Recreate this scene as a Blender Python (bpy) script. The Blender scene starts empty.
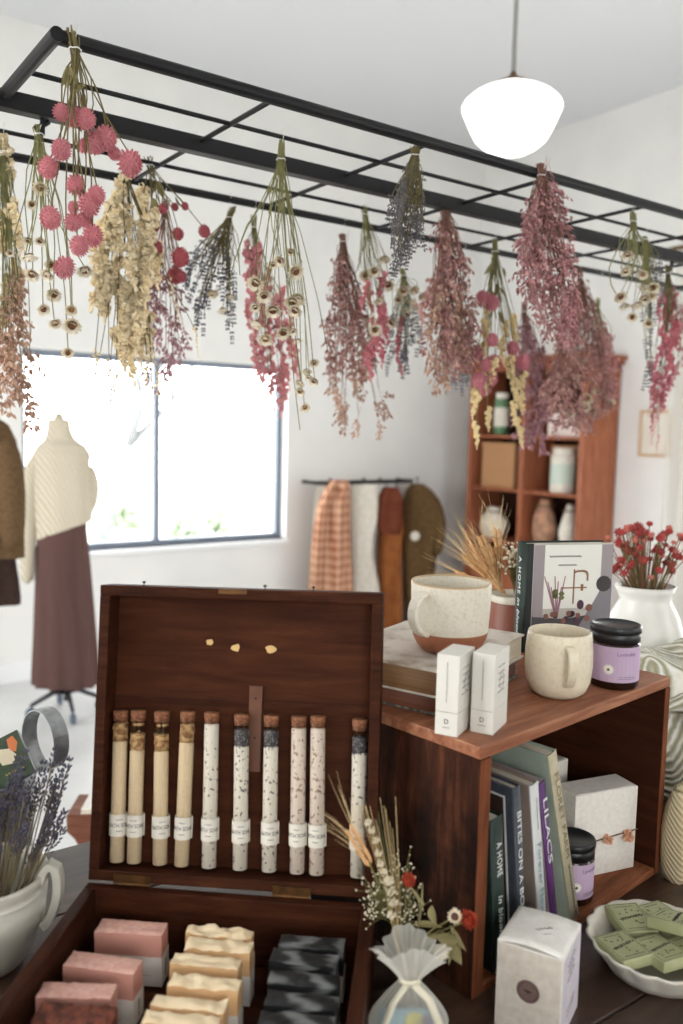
import bpy, math, random
from mathutils import Vector, Matrix, noise

random.seed(7)
PI = math.pi
COL = bpy.context.scene.collection

# ------------------------------------------------------------------ camera
F = 855.0; CX, CY = 341.5, 512.0
HEAD, PITCH, ROLL = math.radians(35.7), math.radians(5.48), math.radians(1.35)
CAMZ = 1.46; TZ = 0.86
f0 = Vector((math.sin(HEAD), math.cos(HEAD), 0)); r0 = Vector((math.cos(HEAD), -math.sin(HEAD), 0)); u0 = Vector((0, 0, 1))
fw = f0 * math.cos(PITCH) - u0 * math.sin(PITCH)
u1 = u0 * math.cos(PITCH) + f0 * math.sin(PITCH)
rt = r0 * math.cos(ROLL) + u1 * math.sin(ROLL)
up = u1 * math.cos(ROLL) - r0 * math.sin(ROLL)
CAM = Vector((0, 0, CAMZ))

def ray(px, py): return fw + rt * ((px - CX) / F) - up * ((py - CY) / F)
def PZ(px, py, z):
    d = ray(px, py); return CAM + d * ((z - CAMZ) / d.z)
def PD(px, py, dep):
    d = ray(px, py); return CAM + d * (dep / d.dot(f0))
def PX(px, py, x):
    d = ray(px, py); return CAM + d * (x / d.x)
def PY(px, py, y):
    d = ray(px, py); return CAM + d * (y / d.y)
def depth(p): return Vector(p).dot(f0)

cam = bpy.data.cameras.new('camera'); camo = bpy.data.objects.new('camera', cam); COL.objects.link(camo)
cam.sensor_fit = 'VERTICAL'; cam.sensor_height = 36.0; cam.lens = F / 1024 * 36.0
cam.clip_start = 0.02
camo.matrix_world = Matrix(((rt.x, up.x, -fw.x, 0), (rt.y, up.y, -fw.y, 0), (rt.z, up.z, -fw.z, CAMZ), (0, 0, 0, 1)))
cam.dof.use_dof = True; cam.dof.focus_distance = 1.2; cam.dof.aperture_fstop = 3.7
bpy.context.scene.camera = camo

# ------------------------------------------------------------------ materials
def lin(c):
    c /= 255.0
    return c / 12.92 if c <= 0.04045 else ((c + 0.055) / 1.055) ** 2.4
def C(r, g, b): return (lin(r), lin(g), lin(b), 1.0)

def mat(name, col, rough=0.6, col2=None, scale=30.0, bump=0.0, bscale=None, metal=0.0, stretch=None, detail=4.0, spec=0.5,
        lo=0.35, hi=0.65, rand=0.0, sss=0.0, trans=0.0):
    m = bpy.data.materials.new(name); m.use_nodes = True
    nt = m.node_tree; N = nt.nodes; L = nt.links
    b = N['Principled BSDF']
    b.inputs['Base Color'].default_value = col; b.inputs['Roughness'].default_value = rough
    b.inputs['Metallic'].default_value = metal; b.inputs['Specular IOR Level'].default_value = spec
    tc = N.new('ShaderNodeTexCoord'); mp = N.new('ShaderNodeMapping'); L.new(tc.outputs['Object'], mp.inputs[0])
    if stretch: mp.inputs['Scale'].default_value = stretch
    out = None
    if col2:
        nz = N.new('ShaderNodeTexNoise'); nz.inputs['Scale'].default_value = scale; nz.inputs['Detail'].default_value = detail
        L.new(mp.outputs[0], nz.inputs['Vector'])
        cr = N.new('ShaderNodeValToRGB'); cr.color_ramp.elements[0].position = lo; cr.color_ramp.elements[1].position = hi
        cr.color_ramp.elements[0].color = col; cr.color_ramp.elements[1].color = col2
        L.new(nz.outputs['Fac'], cr.inputs[0]); out = cr.outputs[0]
        L.new(out, b.inputs['Base Color'])
    if rand:
        oi = N.new('ShaderNodeObjectInfo'); hs = N.new('ShaderNodeHueSaturation')
        mr = N.new('ShaderNodeMapRange'); mr.inputs['To Min'].default_value = 1 - rand; mr.inputs['To Max'].default_value = 1 + rand
        L.new(oi.outputs['Random'], mr.inputs['Value']); L.new(mr.outputs[0], hs.inputs['Value'])
        if out: L.new(out, hs.inputs['Color'])
        else: hs.inputs['Color'].default_value = col
        L.new(hs.outputs[0], b.inputs['Base Color'])
    if bump:
        n2 = N.new('ShaderNodeTexNoise'); n2.inputs['Scale'].default_value = bscale or scale; n2.inputs['Detail'].default_value = 3
        L.new(mp.outputs[0], n2.inputs['Vector'])
        bp = N.new('ShaderNodeBump'); bp.inputs['Strength'].default_value = bump; bp.inputs['Distance'].default_value = 0.002
        L.new(n2.outputs['Fac'], bp.inputs['Height']); L.new(bp.outputs[0], b.inputs['Normal'])
    return m

def clear_mat(name, tint=(1, 1, 1, 1), gloss=0.08, rough=0.03):
    m = bpy.data.materials.new(name); m.use_nodes = True
    nt = m.node_tree; N = nt.nodes; L = nt.links; N.remove(N['Principled BSDF'])
    t = N.new('ShaderNodeBsdfTransparent'); t.inputs[0].default_value = tint
    g = N.new('ShaderNodeBsdfGlossy'); g.inputs['Roughness'].default_value = rough
    fr = N.new('ShaderNodeLayerWeight'); fr.inputs[0].default_value = 0.25
    mr = N.new('ShaderNodeMapRange'); mr.inputs['To Min'].default_value = gloss * 0.4; mr.inputs['To Max'].default_value = min(1, gloss * 6)
    mx = N.new('ShaderNodeMixShader')
    L.new(fr.outputs['Fresnel'], mr.inputs['Value']); L.new(mr.outputs[0], mx.inputs[0])
    L.new(t.outputs[0], mx.inputs[1]); L.new(g.outputs[0], mx.inputs[2]); L.new(mx.outputs[0], N['Material Output'].inputs[0])
    return m

def sheer_mat(name, col, opacity):
    m = bpy.data.materials.new(name); m.use_nodes = True
    nt = m.node_tree; N = nt.nodes; L = nt.links; N.remove(N['Principled BSDF'])
    t = N.new('ShaderNodeBsdfTransparent'); d = N.new('ShaderNodeBsdfDiffuse'); d.inputs[0].default_value = col
    tl = N.new('ShaderNodeBsdfTranslucent'); tl.inputs[0].default_value = col
    m1 = N.new('ShaderNodeMixShader'); m1.inputs[0].default_value = 0.5
    L.new(d.outputs[0], m1.inputs[1]); L.new(tl.outputs[0], m1.inputs[2])
    lw = N.new('ShaderNodeLayerWeight'); lw.inputs[0].default_value = 0.3
    mr = N.new('ShaderNodeMapRange'); mr.inputs['To Min'].default_value = opacity; mr.inputs['To Max'].default_value = min(1, opacity + 0.5)
    L.new(lw.outputs['Facing'], mr.inputs['Value'])
    mx = N.new('ShaderNodeMixShader'); L.new(mr.outputs[0], mx.inputs[0])
    L.new(t.outputs[0], mx.inputs[1]); L.new(m1.outputs[0], mx.inputs[2]); L.new(mx.outputs[0], N['Material Output'].inputs[0])
    return m

def emit_mat(name, col, s):
    m = bpy.data.materials.new(name); m.use_nodes = True
    b = m.node_tree.nodes['Principled BSDF']; b.inputs['Base Color'].default_value = col
    b.inputs['Emission Color'].default_value = col; b.inputs['Emission Strength'].default_value = s
    return m

def wood(name, dark, mid, light, scale=14, axis='x', rough=0.5, patch=None, patch_scale=5.0, patch_lo=0.5, patch_hi=0.62, spec=0.08):
    """grain stretched along an axis, optional worn / stained patches of another colour"""
    m = bpy.data.materials.new(name); m.use_nodes = True
    nt = m.node_tree; N = nt.nodes; L = nt.links; b = N['Principled BSDF']
    tc = N.new('ShaderNodeTexCoord'); mp = N.new('ShaderNodeMapping'); L.new(tc.outputs['Object'], mp.inputs[0])
    s = {'x': (1, 9, 9), 'y': (9, 1, 9), 'z': (9, 9, 1)}[axis]; mp.inputs['Scale'].default_value = s
    nz = N.new('ShaderNodeTexNoise'); nz.inputs['Scale'].default_value = scale; nz.inputs['Detail'].default_value = 6; nz.inputs['Roughness'].default_value = 0.65
    nz.inputs['Distortion'].default_value = 0.4
    L.new(mp.outputs[0], nz.inputs['Vector'])
    cr = N.new('ShaderNodeValToRGB'); e = cr.color_ramp.elements
    e[0].position = 0.3; e[0].color = dark; e[1].position = 0.72; e[1].color = light
    k = cr.color_ramp.elements.new(0.5); k.color = mid
    L.new(nz.outputs['Fac'], cr.inputs[0]); src = cr.outputs[0]
    if patch:
        n2 = N.new('ShaderNodeTexNoise'); n2.inputs['Scale'].default_value = patch_scale; n2.inputs['Detail'].default_value = 8; n2.inputs['Roughness'].default_value = 0.6
        L.new(tc.outputs['Object'], n2.inputs['Vector'])
        r2 = N.new('ShaderNodeValToRGB'); r2.color_ramp.elements[0].position = patch_lo; r2.color_ramp.elements[1].position = patch_hi
        L.new(n2.outputs['Fac'], r2.inputs[0])
        mx = N.new('ShaderNodeMix'); mx.data_type = 'RGBA'
        L.new(r2.outputs[0], mx.inputs[0]); L.new(src, mx.inputs[6]); mx.inputs[7].default_value = patch; src = mx.outputs[2]
    L.new(src, b.inputs['Base Color']); b.inputs['Roughness'].default_value = rough
    b.inputs['Specular IOR Level'].default_value = spec
    bp = N.new('ShaderNodeBump'); bp.inputs['Strength'].default_value = 0.25; bp.inputs['Distance'].default_value = 0.001
    L.new(nz.outputs['Fac'], bp.inputs['Height']); L.new(bp.outputs[0], b.inputs['Normal'])
    return m

# ------------------------------------------------------------------ mesh builder
class MB:
    def __init__(s): s.v = []; s.f = []; s.m = []; s.mi = 0
    def add(s, vs, fs, M=None):
        b = len(s.v)
        for p in vs:
            p = Vector(p)
            s.v.append(tuple(M @ p) if M else tuple(p))
        for f in fs: s.f.append(tuple(b + i for i in f)); s.m.append(s.mi)
        return s
    def box(s, x0, x1, y0, y1, z0, z1, M=None):
        vs = [(x0, y0, z0), (x1, y0, z0), (x1, y1, z0), (x0, y1, z0), (x0, y0, z1), (x1, y0, z1), (x1, y1, z1), (x0, y1, z1)]
        return s.add(vs, [(0, 3, 2, 1), (4, 5, 6, 7), (0, 1, 5, 4), (1, 2, 6, 5), (2, 3, 7, 6), (3, 0, 4, 7)], M)
    def tube(s, pts, r, n=6, M=None, cap=True):
        pts = [Vector(p) for p in pts]; k = len(pts)
        rs = r if isinstance(r, (list, tuple)) else [r] * k
        vs = []; prev = None
        for i, p in enumerate(pts):
            t = (pts[min(i + 1, k - 1)] - pts[max(i - 1, 0)])
            t = t.normalized() if t.length > 1e-9 else Vector((0, 0, 1))
            if prev is None:
                a = Vector((1, 0, 0)) if abs(t.x) < 0.8 else Vector((0, 1, 0))
                a = (a - t * a.dot(t)).normalized()
            else:
                a = prev - t * prev.dot(t); a = a.normalized() if a.length > 1e-6 else t.orthogonal().normalized()
            prev = a; b = t.cross(a)
            for j in range(n):
                th = 2 * PI * j / n
                vs.append(p + (a * math.cos(th) + b * math.sin(th)) * rs[i])
        fs = []
        for i in range(k - 1):
            for j in range(n):
                j2 = (j + 1) % n
                fs.append((i * n + j, i * n + j2, (i + 1) * n + j2, (i + 1) * n + j))
        if cap:
            fs.append(tuple(reversed(range(n)))); fs.append(tuple((k - 1) * n + j for j in range(n)))
        return s.add(vs, fs, M)
    def strip(s, pts, wvec, th, M=None):
        """flat band: rectangular section swept along pts; wvec = half-width vector, th = half thickness"""
        pts = [Vector(p) for p in pts]; k = len(pts); w = Vector(wvec); vs = []
        for i, p in enumerate(pts):
            t = (pts[min(i + 1, k - 1)] - pts[max(i - 1, 0)]).normalized(); n = t.cross(w).normalized() * th
            vs += [p - w - n, p + w - n, p + w + n, p - w + n]
        fs = [(3, 2, 1, 0), tuple((k - 1) * 4 + j for j in range(4))]
        for i in range(k - 1):
            for j in range(4):
                j2 = (j + 1) % 4
                fs.append((i * 4 + j, i * 4 + j2, (i + 1) * 4 + j2, (i + 1) * 4 + j))
        return s.add(vs, fs, M)
    def lathe(s, prof, n=24, M=None, wob=None):
        """prof: (r, z) list; r=0 ends close the shape; wob(theta, i) scales the radius"""
        vs = []; rings = []
        for i, (r, z) in enumerate(prof):
            if r <= 1e-7: rings.append([len(vs)]); vs.append((0, 0, z))
            else:
                ring = []
                for j in range(n):
                    th = 2 * PI * j / n; q = r * (wob(th, i) if wob else 1)
                    ring.append(len(vs)); vs.append((q * math.cos(th), q * math.sin(th), z))
                rings.append(ring)
        fs = []
        for a, b in zip(rings, rings[1:]):
            if len(a) == 1 and len(b) == 1: continue
            for j in range(n):
                j2 = (j + 1) % n
                if len(a) == 1: fs.append((a[0], b[j2], b[j]))
                elif len(b) == 1: fs.append((a[j], a[j2], b[0]))
                else: fs.append((a[j], a[j2], b[j2], b[j]))
        return s.add(vs, fs, M)
    def ball(s, c, r, n=8, m=5, M=None):
        rx, ry, rz = (r, r, r) if not isinstance(r, (tuple, list)) else r
        T = Matrix.Translation(c) @ Matrix.Diagonal((rx, ry, rz, 1))
        if M: T = M @ T
        prof = [(math.sin(PI * i / m), -math.cos(PI * i / m)) for i in range(m + 1)]
        prof[0] = (0, -1); prof[-1] = (0, 1)
        return s.lathe(prof, n, T)
    def poly(s, pts, z0, z1, M=None):
        """prism from a 2d outline"""
        k = len(pts); vs = [(x, y, z0) for x, y in pts] + [(x, y, z1) for x, y in pts]
        fs = [tuple(reversed(range(k))), tuple(range(k, 2 * k))] + [(i, (i + 1) % k, k + (i + 1) % k, k + i) for i in range(k)]
        return s.add(vs, fs, M)
    def grid(s, fn, nu, nv, M=None, wrap=False):
        vs = [fn(i / (nu - (0 if wrap else 1)), j / (nv - 1)) for j in range(nv) for i in range(nu)]
        fs = []
        for j in range(nv - 1):
            for i in range(nu if wrap else nu - 1):
                i2 = (i + 1) % nu
                fs.append((j * nu + i, j * nu + i2, (j + 1) * nu + i2, (j + 1) * nu + i))
        return s.add(vs, fs, M)
    def mesh(s, name, mats, smooth=False):
        me = bpy.data.meshes.new(name); me.from_pydata(s.v, [], s.f)
        for m in (mats if isinstance(mats, (list, tuple)) else [mats]): me.materials.append(m)
        if any(s.m): me.polygons.foreach_set('material_index', s.m)
        if smooth: me.polygons.foreach_set('use_smooth', [True] * len(s.f))
        me.update(); return me
    def build(s, name, mats, parent=None, smooth=False, bevel=0.0, seg=2, solid=0.0, sub=0, loc=None, rz=0.0):
        o = bpy.data.objects.new(name, s.mesh(name, mats, smooth)); COL.objects.link(o)
        if parent: o.parent = parent
        if loc is not None: o.location = loc
        if rz: o.rotation_euler = (0, 0, rz)
        if solid:
            q = o.modifiers.new('solid', 'SOLIDIFY'); q.thickness = solid; q.offset = 0
        if bevel:
            q = o.modifiers.new('bevel', 'BEVEL'); q.width = bevel; q.segments = seg; q.limit_method = 'ANGLE'; q.angle_limit = 0.7
        if sub:
            q = o.modifiers.new('sub', 'SUBSURF'); q.levels = sub; q.render_levels = sub
        return o

def link(name, me, parent=None, M=None):
    o = bpy.data.objects.new(name, me); COL.objects.link(o)
    if parent: o.parent = parent
    if M is not None: o.matrix_local = M
    return o
def empty(name, loc, rz=0.0, rot=None):
    o = bpy.data.objects.new(name, None); COL.objects.link(o); o.location = loc
    o.rotation_euler = rot if rot else (0, 0, rz); o.empty_display_size = 0.02
    return o
def tag(o, label=None, cat=None, group=None, kind=None):
    if label: o['label'] = label
    if cat: o['category'] = cat
    if group: o['group'] = group
    if kind: o['kind'] = kind
    return o
def copy_tree(o, parent=None):
    c = o.copy(); COL.objects.link(c)
    if parent is not None: c.parent = parent
    for ch in list(o.children): copy_tree(ch, c)
    return c
def frame(origin, x, y, z):
    """matrix whose columns are the given axes"""
    x, y, z = Vector(x).normalized(), Vector(y).normalized(), Vector(z).normalized()
    return Matrix(((x.x, y.x, z.x, origin[0]), (x.y, y.y, z.y, origin[1]), (x.z, y.z, z.z, origin[2]), (0, 0, 0, 1)))
def align(p, d, roll=0.0, s=1.0):
    """local -z... maps +z onto direction d at point p"""
    d = Vector(d).normalized()
    q = Vector((0, 0, 1)).rotation_difference(d).to_matrix().to_4x4()
    return Matrix.Translation(p) @ q @ Matrix.Rotation(roll, 4, 'Z') @ Matrix.Scale(s, 4)

def text_mesh(body, size, m, width=None, shear=0.0, spacing=1.0, bend=None, thick=0.00015):
    """lettering centred on the origin in the xy plane, raised along +z; bend = cylinder radius to wrap round the z axis of the cylinder"""
    cu = bpy.data.curves.new('lettering', 'FONT'); cu.body = body; cu.size = size; cu.shear = shear
    cu.align_x = 'CENTER'; cu.align_y = 'CENTER'; cu.extrude = thick; cu.space_character = spacing; cu.resolution_u = 3
    ob = bpy.data.objects.new('lettering', cu); COL.objects.link(ob)
    bpy.context.view_layer.update()
    dg = bpy.context.evaluated_depsgraph_get()
    me = bpy.data.meshes.new_from_object(ob.evaluated_get(dg))
    bpy.data.objects.remove(ob); bpy.data.curves.remove(cu)
    me.name = 'lettering'; me.materials.clear(); me.materials.append(m)
    if width and me.vertices:
        xs = [v.co.x for v in me.vertices]; k = width / max(1e-6, max(xs) - min(xs)); c = (max(xs) + min(xs)) / 2
        for v in me.vertices: v.co.x = (v.co.x - c) * k
    if bend:   # x -> angle, y -> z, z -> outward; letters face local -y
        for v in me.vertices:
            th = v.co.x / bend; r = bend + v.co.z + thick
            v.co = Vector((r * math.sin(th), -r * math.cos(th), v.co.y))
    return me
def face_text(parent, me, origin, xdir, ydir):
    x = Vector(xdir).normalized(); y = Vector(ydir).normalized()
    return link('lettering', me, parent, frame(origin, x, y, x.cross(y)))
# ------------------------------------------------------------------ the room
W_WALL = mat('white_wall_paint', C(232, 231, 228), 0.75, C(226, 225, 223), 3.0, bump=0.05, bscale=90)
W_CEIL = mat('ceiling_paint', C(226, 228, 231), 0.85)
W_TRIM = mat('white_trim_paint', C(236, 237, 238), 0.45)
M_FLOOR = mat('pale_concrete', C(216, 216, 216), 0.3, C(202, 202, 202), 2.5, bump=0.03, bscale=25)
M_ALU = mat('glow_hazed_window_frame', C(116, 126, 142), 0.4)  # dark grey aluminium, its colour lightened to grey-blue for the window's glow
M_PANE = clear_mat('window_glass', (0.97, 0.98, 0.98, 1), 0.03)
X0, X1, Y0, Y1, ZC = -2.4, 4.8, -2.6, 4.9, 3.59

def struct(name, mb, m, **k):
    o = mb.build(name, m, **k); o['kind'] = 'structure'; return o
struct('floor', MB().box(X0 - .3, X1 + .3, Y0 - .3, Y1 + .3, -.12, 0), M_FLOOR)
struct('ceiling', MB().box(X0 - .3, X1 + .3, Y0 - .3, Y1 + .3, ZC, ZC + .15), W_CEIL)

def wall_y(name, y0, y1, xa, xb, holes):
    mb = MB(); x = xa
    for (ha, hb, za, zb) in holes:
        mb.box(x, ha, y0, y1, 0, ZC); mb.box(ha, hb, y0, y1, 0, za); mb.box(ha, hb, y0, y1, zb, ZC); x = hb
    mb.box(x, xb, y0, y1, 0, ZC); return struct(name, mb, W_WALL)
def wall_x(name, x0, x1, ya, yb, holes):
    mb = MB(); y = ya
    for (ha, hb, za, zb) in holes:
        mb.box(x0, x1, y, ha, 0, ZC); mb.box(x0, x1, ha, hb, 0, za); mb.box(x0, x1, ha, hb, zb, ZC); y = hb
    mb.box(x0, x1, y, yb, 0, ZC); return struct(name, mb, W_WALL)

WN = (1.33, 3.06, 0.715, 1.872)                    # the window seen behind the dress form
WE = (0.55, 2.72, 0.55, 2.45)                     # window in the right-hand wall
WS1 = (-1.9, -0.3, 0.9, 2.9); WS2 = (3.2, 4.4, 0.9, 2.9)   # added unseen windows behind the camera, sized for foreground fill
WW = (1.0, 3.9, 0.6, 2.8)  # added unseen west window, placed and sized to set the fill
wall_y('wall_north', Y1, Y1 + .18, X0 - .18, X1 + .18, [WN])
wall_y('wall_south', Y0 - .18, Y0, X0 - .18, X1 + .18, [WS1, WS2])
wall_x('wall_east', X1, X1 + .18, Y0, Y1, [WE])
wall_x('wall_west', X0 - .18, X0, Y0, Y1, [WW])

def window_y(name, y, hole, cols, t=.035, d=.05):
    xa, xb, za, zb = hole; mb = MB()
    mb.box(xa, xb, y - d / 2, y + d / 2, za, za + t); mb.box(xa, xb, y - d / 2, y + d / 2, zb - t, zb)
    mb.box(xa, xa + t, y - d / 2, y + d / 2, za + t, zb - t); mb.box(xb - t, xb, y - d / 2, y + d / 2, za + t, zb - t)
    for c in cols: mb.box(c - t / 2, c + t / 2, y - d / 2, y + d / 2, za + t, zb - t)
    o = struct(name, mb, M_ALU, bevel=.003)
    es = [xa] + list(cols) + [xb]
    for a, b in zip(es, es[1:]): MB().box(a + t / 2, b - t / 2, y - .003, y + .003, za + t / 2, zb - t / 2).build('pane', M_PANE, o)
    return o
def window_x(name, x, hole, cols, t=.04, d=.05):
    ya, yb, za, zb = hole; mb = MB()
    mb.box(x - d / 2, x + d / 2, ya, yb, za, za + t); mb.box(x - d / 2, x + d / 2, ya, yb, zb - t, zb)
    mb.box(x - d / 2, x + d / 2, ya, ya + t, za + t, zb - t); mb.box(x - d / 2, x + d / 2, yb - t, yb, za + t, zb - t)
    for c in cols: mb.box(x - d / 2, x + d / 2, c - t / 2, c + t / 2, za + t, zb - t)
    o = struct(name, mb, M_ALU, bevel=.003)
    es = [ya] + list(cols) + [yb]
    for a, b in zip(es, es[1:]): MB().box(x - .003, x + .003, a + t / 2, b - t / 2, za + t / 2, zb - t / 2).build('pane', M_PANE, o)
    return o
w1 = window_y('window_1', Y1 + .1, WN, [2.16])
MB().box(WN[0] - .02, WN[1] + .02, Y1 - .025, Y1 + .07, WN[2] - .03, WN[2]).build('window_sill', W_TRIM, w1, bevel=.004)
window_x('window_2', X1 + .1, WE, [1.6])
window_y('fill_window_3', Y0 - .1, WS1, [-1.1]); window_y('fill_window_4', Y0 - .1, WS2, [3.8])  # added openings, out of view, that let fill light in
window_x('fill_window_5', X0 - .1, WW, [2.45])  # likewise added for fill from the left
struct('baseboard_north', MB().box(X0, X1 - .02, Y1 - .018, Y1, 0, .11), W_TRIM, bevel=.004)
struct('baseboard_east', MB().box(X1 - .018, X1, Y0, Y1, 0, .11), W_TRIM, bevel=.004)

# ground and garden outside the window
M_PAVE = mat('pale_paving', C(200, 198, 192), 0.9, C(185, 184, 178), 3)
struct('ground_outside', MB().box(-14, 22, -16, 24, -.3, -.13), M_PAVE)

# ------------------------------------------------------------------ light
w = bpy.data.worlds.new('World'); bpy.context.scene.world = w; w.use_nodes = True
bg = w.node_tree.nodes['Background']; bg.inputs[0].default_value = (1.0, 0.992, 0.982, 1); bg.inputs[1].default_value = 8.6
def portal(name, loc, rot, sx, sy):
    l = bpy.data.lights.new(name, 'AREA'); l.shape = 'RECTANGLE'; l.size = sx; l.size_y = sy
    l.cycles.is_portal = True
    o = bpy.data.objects.new(name, l); COL.objects.link(o); o.location = loc; o.rotation_euler = rot
portal('daylight_north', ((WN[0] + WN[1]) / 2, Y1 + .16, (WN[2] + WN[3]) / 2), (-PI / 2, 0, 0), WN[1] - WN[0], WN[3] - WN[2])
portal('fill_portal_south', ((WS1[0] + WS1[1]) / 2, Y0 - .16, 1.9), (PI / 2, 0, 0), 1.6, 2.0)
portal('fill_portal_south', ((WS2[0] + WS2[1]) / 2, Y0 - .16, 1.9), (PI / 2, 0, 0), 1.2, 2.0)
portal('daylight_east', (X1 + .16, (WE[0] + WE[1]) / 2, 1.5), (PI / 2, 0, PI / 2), WE[1] - WE[0], WE[3] - WE[2])
portal('fill_portal_west', (X0 - .16, 2.45, 1.7), (PI / 2, 0, -PI / 2), 2.9, 2.2)
sc = bpy.context.scene
sc.view_settings.view_transform = 'Standard'; sc.view_settings.look = 'None'; sc.view_settings.exposure = 0.1
sc.view_settings.gamma = 1.0; sc.view_settings.use_curve_mapping = False
sc.cycles.max_bounces = 10; sc.cycles.diffuse_bounces = 5; sc.cycles.transparent_max_bounces = 24
sc.cycles.caustics_reflective = False; sc.cycles.caustics_refractive = False
sc.cycles.use_denoising = True; sc.cycles.sample_clamp_indirect = 6.0
# ------------------------------------------------------------------ table, chest, crate, rack
M_TABLE = wood('weathered_dark_table_wood', C(40, 26, 20), C(58, 40, 30), C(80, 58, 44), 10, 'x', 0.36, C(92, 70, 54), 7, 0.56, 0.75, spec=.6)
M_CHEST = wood('dark_red_brown_chest_wood', C(40, 19, 10), C(58, 29, 16), C(76, 41, 24), 12, 'x', 0.6)
M_CHESTV = wood('dark_red_brown_chest_rail', C(36, 18, 11), C(54, 28, 17), C(70, 38, 26), 12, 'y', 0.5)
M_CRATE = wood('reddish_crate_wood', C(98, 54, 34), C(130, 78, 52), C(158, 102, 72), 9, 'x', 0.55, C(84, 44, 27), 7, 0.55, 0.7)
M_CRATEZ = wood('shaded_blotchy_crate_end_wood', C(34, 18, 12), C(56, 30, 19), C(98, 56, 36), 9, 'z', 0.6, C(16, 10, 8), 6, 0.40, 0.55)  # end face's shade painted in as dark wood, plus near-black blotches
M_BRASS = mat('aged_brass', C(120, 84, 48), 0.45, C(80, 56, 36), 60, metal=0.8)
M_BLACK = mat('black_iron', C(19, 19, 21), 0.5, spec=.3)

tb = empty('display_table', (0.8, 0.68, 0))
tag(tb, 'long dark weathered wooden table holding the chest, crate and mugs', 'table')
mb = MB()
for k in range(6): mb.box(-1.3, 1.35, -.50 + k * .165, -.50 + k * .165 + .1635, .822, .86)
mb.build('table_top', M_TABLE, tb, bevel=.0025)
ap = MB().box(-1.2, 1.25, -.42, -.395, .72, .822).box(-1.2, 1.25, .40, .425, .72, .822).box(-1.2, -1.175, -.395, .40, .72, .822).box(1.225, 1.25, -.395, .40, .72, .822)
ap.build('apron', M_TABLE, tb, bevel=.002)
for x in (-1.17, 1.22):
    for y in (-.385, .39):
        MB().lathe([(0, 0), (.022, 0), (.026, .05), (.034, .5), (.03, .62), (.04, .66), (.04, .822), (0, .822)], 4, Matrix.Translation((x, y, 0)) @ Matrix.Rotation(PI / 4, 4, 'Z')).build('leg', M_TABLE, tb, bevel=.002)

# the chest: local x along its back (to the right), local y away from the viewer
CH_A = math.radians(-41.2); CH_L = PZ(88, 880, .95)
chest = empty('wooden_chest', (CH_L.x, CH_L.y, TZ), CH_A)
tag(chest, 'open dark wooden chest with upright lid, holding soaps and bath salt tubes', 'chest')
CW, CD, CHH = .3235, .345, .088        # width, depth of base, height of base
t = .012
MB().box(0, CW, -t, 0, .012, CHH).build('back_wall', M_CHEST, chest, bevel=.0015)
MB().box(0, CW, -CD, -CD + t, .012, CHH).build('front_wall', M_CHEST, chest, bevel=.0015)
MB().box(0, t + .002, -CD + t, -t, .012, CHH).build('side_wall', M_CHESTV, chest, bevel=.0015)
MB().box(CW - t - .002, CW, -CD + t, -t, .012, CHH).build('side_wall', M_CHESTV, chest, bevel=.0015)
MB().box(0, CW, -CD, 0, 0, .012).build('floor_board', M_CHEST, chest)
LEAN = math.radians(8.3); LH = .331; TWIST = math.radians(-.55); LD = .040
lid = empty('lid', (0, 0, CHH + .002)); lid.parent = chest; lid.rotation_mode = 'QUATERNION'; lid.rotation_quaternion = (Matrix.Rotation(-LEAN, 4, 'X') @ Matrix.Rotation(TWIST, 4, 'Y')).to_quaternion()
lb = MB().box(0, CW, 0, LD, 0, t).box(0, CW, 0, LD, LH - t, LH).box(0, t, 0, LD, t, LH - t).box(CW - t, CW, 0, LD, t, LH - t)
lb.build('lid_frame', M_CHEST, lid, bevel=.0012)
MB().box(t, CW - t, LD - .008, LD, t, LH - t).build('lid_panel', wood('lid_panel_wood', C(50, 24, 12), C(67, 34, 18), C(82, 44, 25), 8, 'x', 0.55, C(44, 20, 10), 4, .5, .75), lid)
MB().box(t, CW - t, LD - .0092, LD - .008, LH * .585, LH * .61).build('panel_seam', M_CHEST, lid)
# worn-off finish chips and a strip of old tape on the panel
M_CHIP = mat('bare_wood_chip', C(214, 176, 118), 0.8); M_TAPE = mat('old_amber_tape', C(92, 52, 30), 0.35, C(104, 62, 38), 40)
for (cx, cz, r) in ((.122, .267, .0052), (.153, .262, .0058), (.194, .262, .0068)):
    pts = []
    for i in range(11):
        a = 2 * PI * i / 11; q = r * random.uniform(.7, 1.1); pts.append((cx + q * math.cos(a), cz + q * .8 * math.sin(a)))
    MB().poly(pts, 0, .0006, frame((0, LD - .0082, 0), (1, 0, 0), (0, 0, 1), (0, -1, 0))).build('bare_chip', M_CHIP, lid)
MB().box(.171, .186, LD - .0105, LD - .008, .122, .219).build('tape_strip', M_TAPE, lid)
for z in (.205, .16): MB().ball((.1785, LD - .0105, z), .0012).build('tack', M_BLACK, lid)
MB().box(.138, .170, -.0012, .002, LH - .006, LH - .0005).build('latch_plate', M_BRASS, lid, bevel=.0006)
for x in (.05, .19, .245):
    MB().lathe([(.0007, 0), (.0007, .003), (.0022, .0035), (.002, .005), (0, .006)], 8, Matrix.Translation((x, .004, LH))).build('nail', M_BLACK, lid)
for x in (.03, .21):
    h = MB().box(x, x + .042, -.0012, .0006, CHH - .013, CHH + .0015).box(x, x + .042, -.0012, .0006, CHH + .002, CHH + .012)
    h.tube([(x, -.0012, CHH + .0015), (x + .042, -.0012, CHH + .0015)], .0018, 8); h.build('hinge', M_BRASS, chest, smooth=False)

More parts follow.
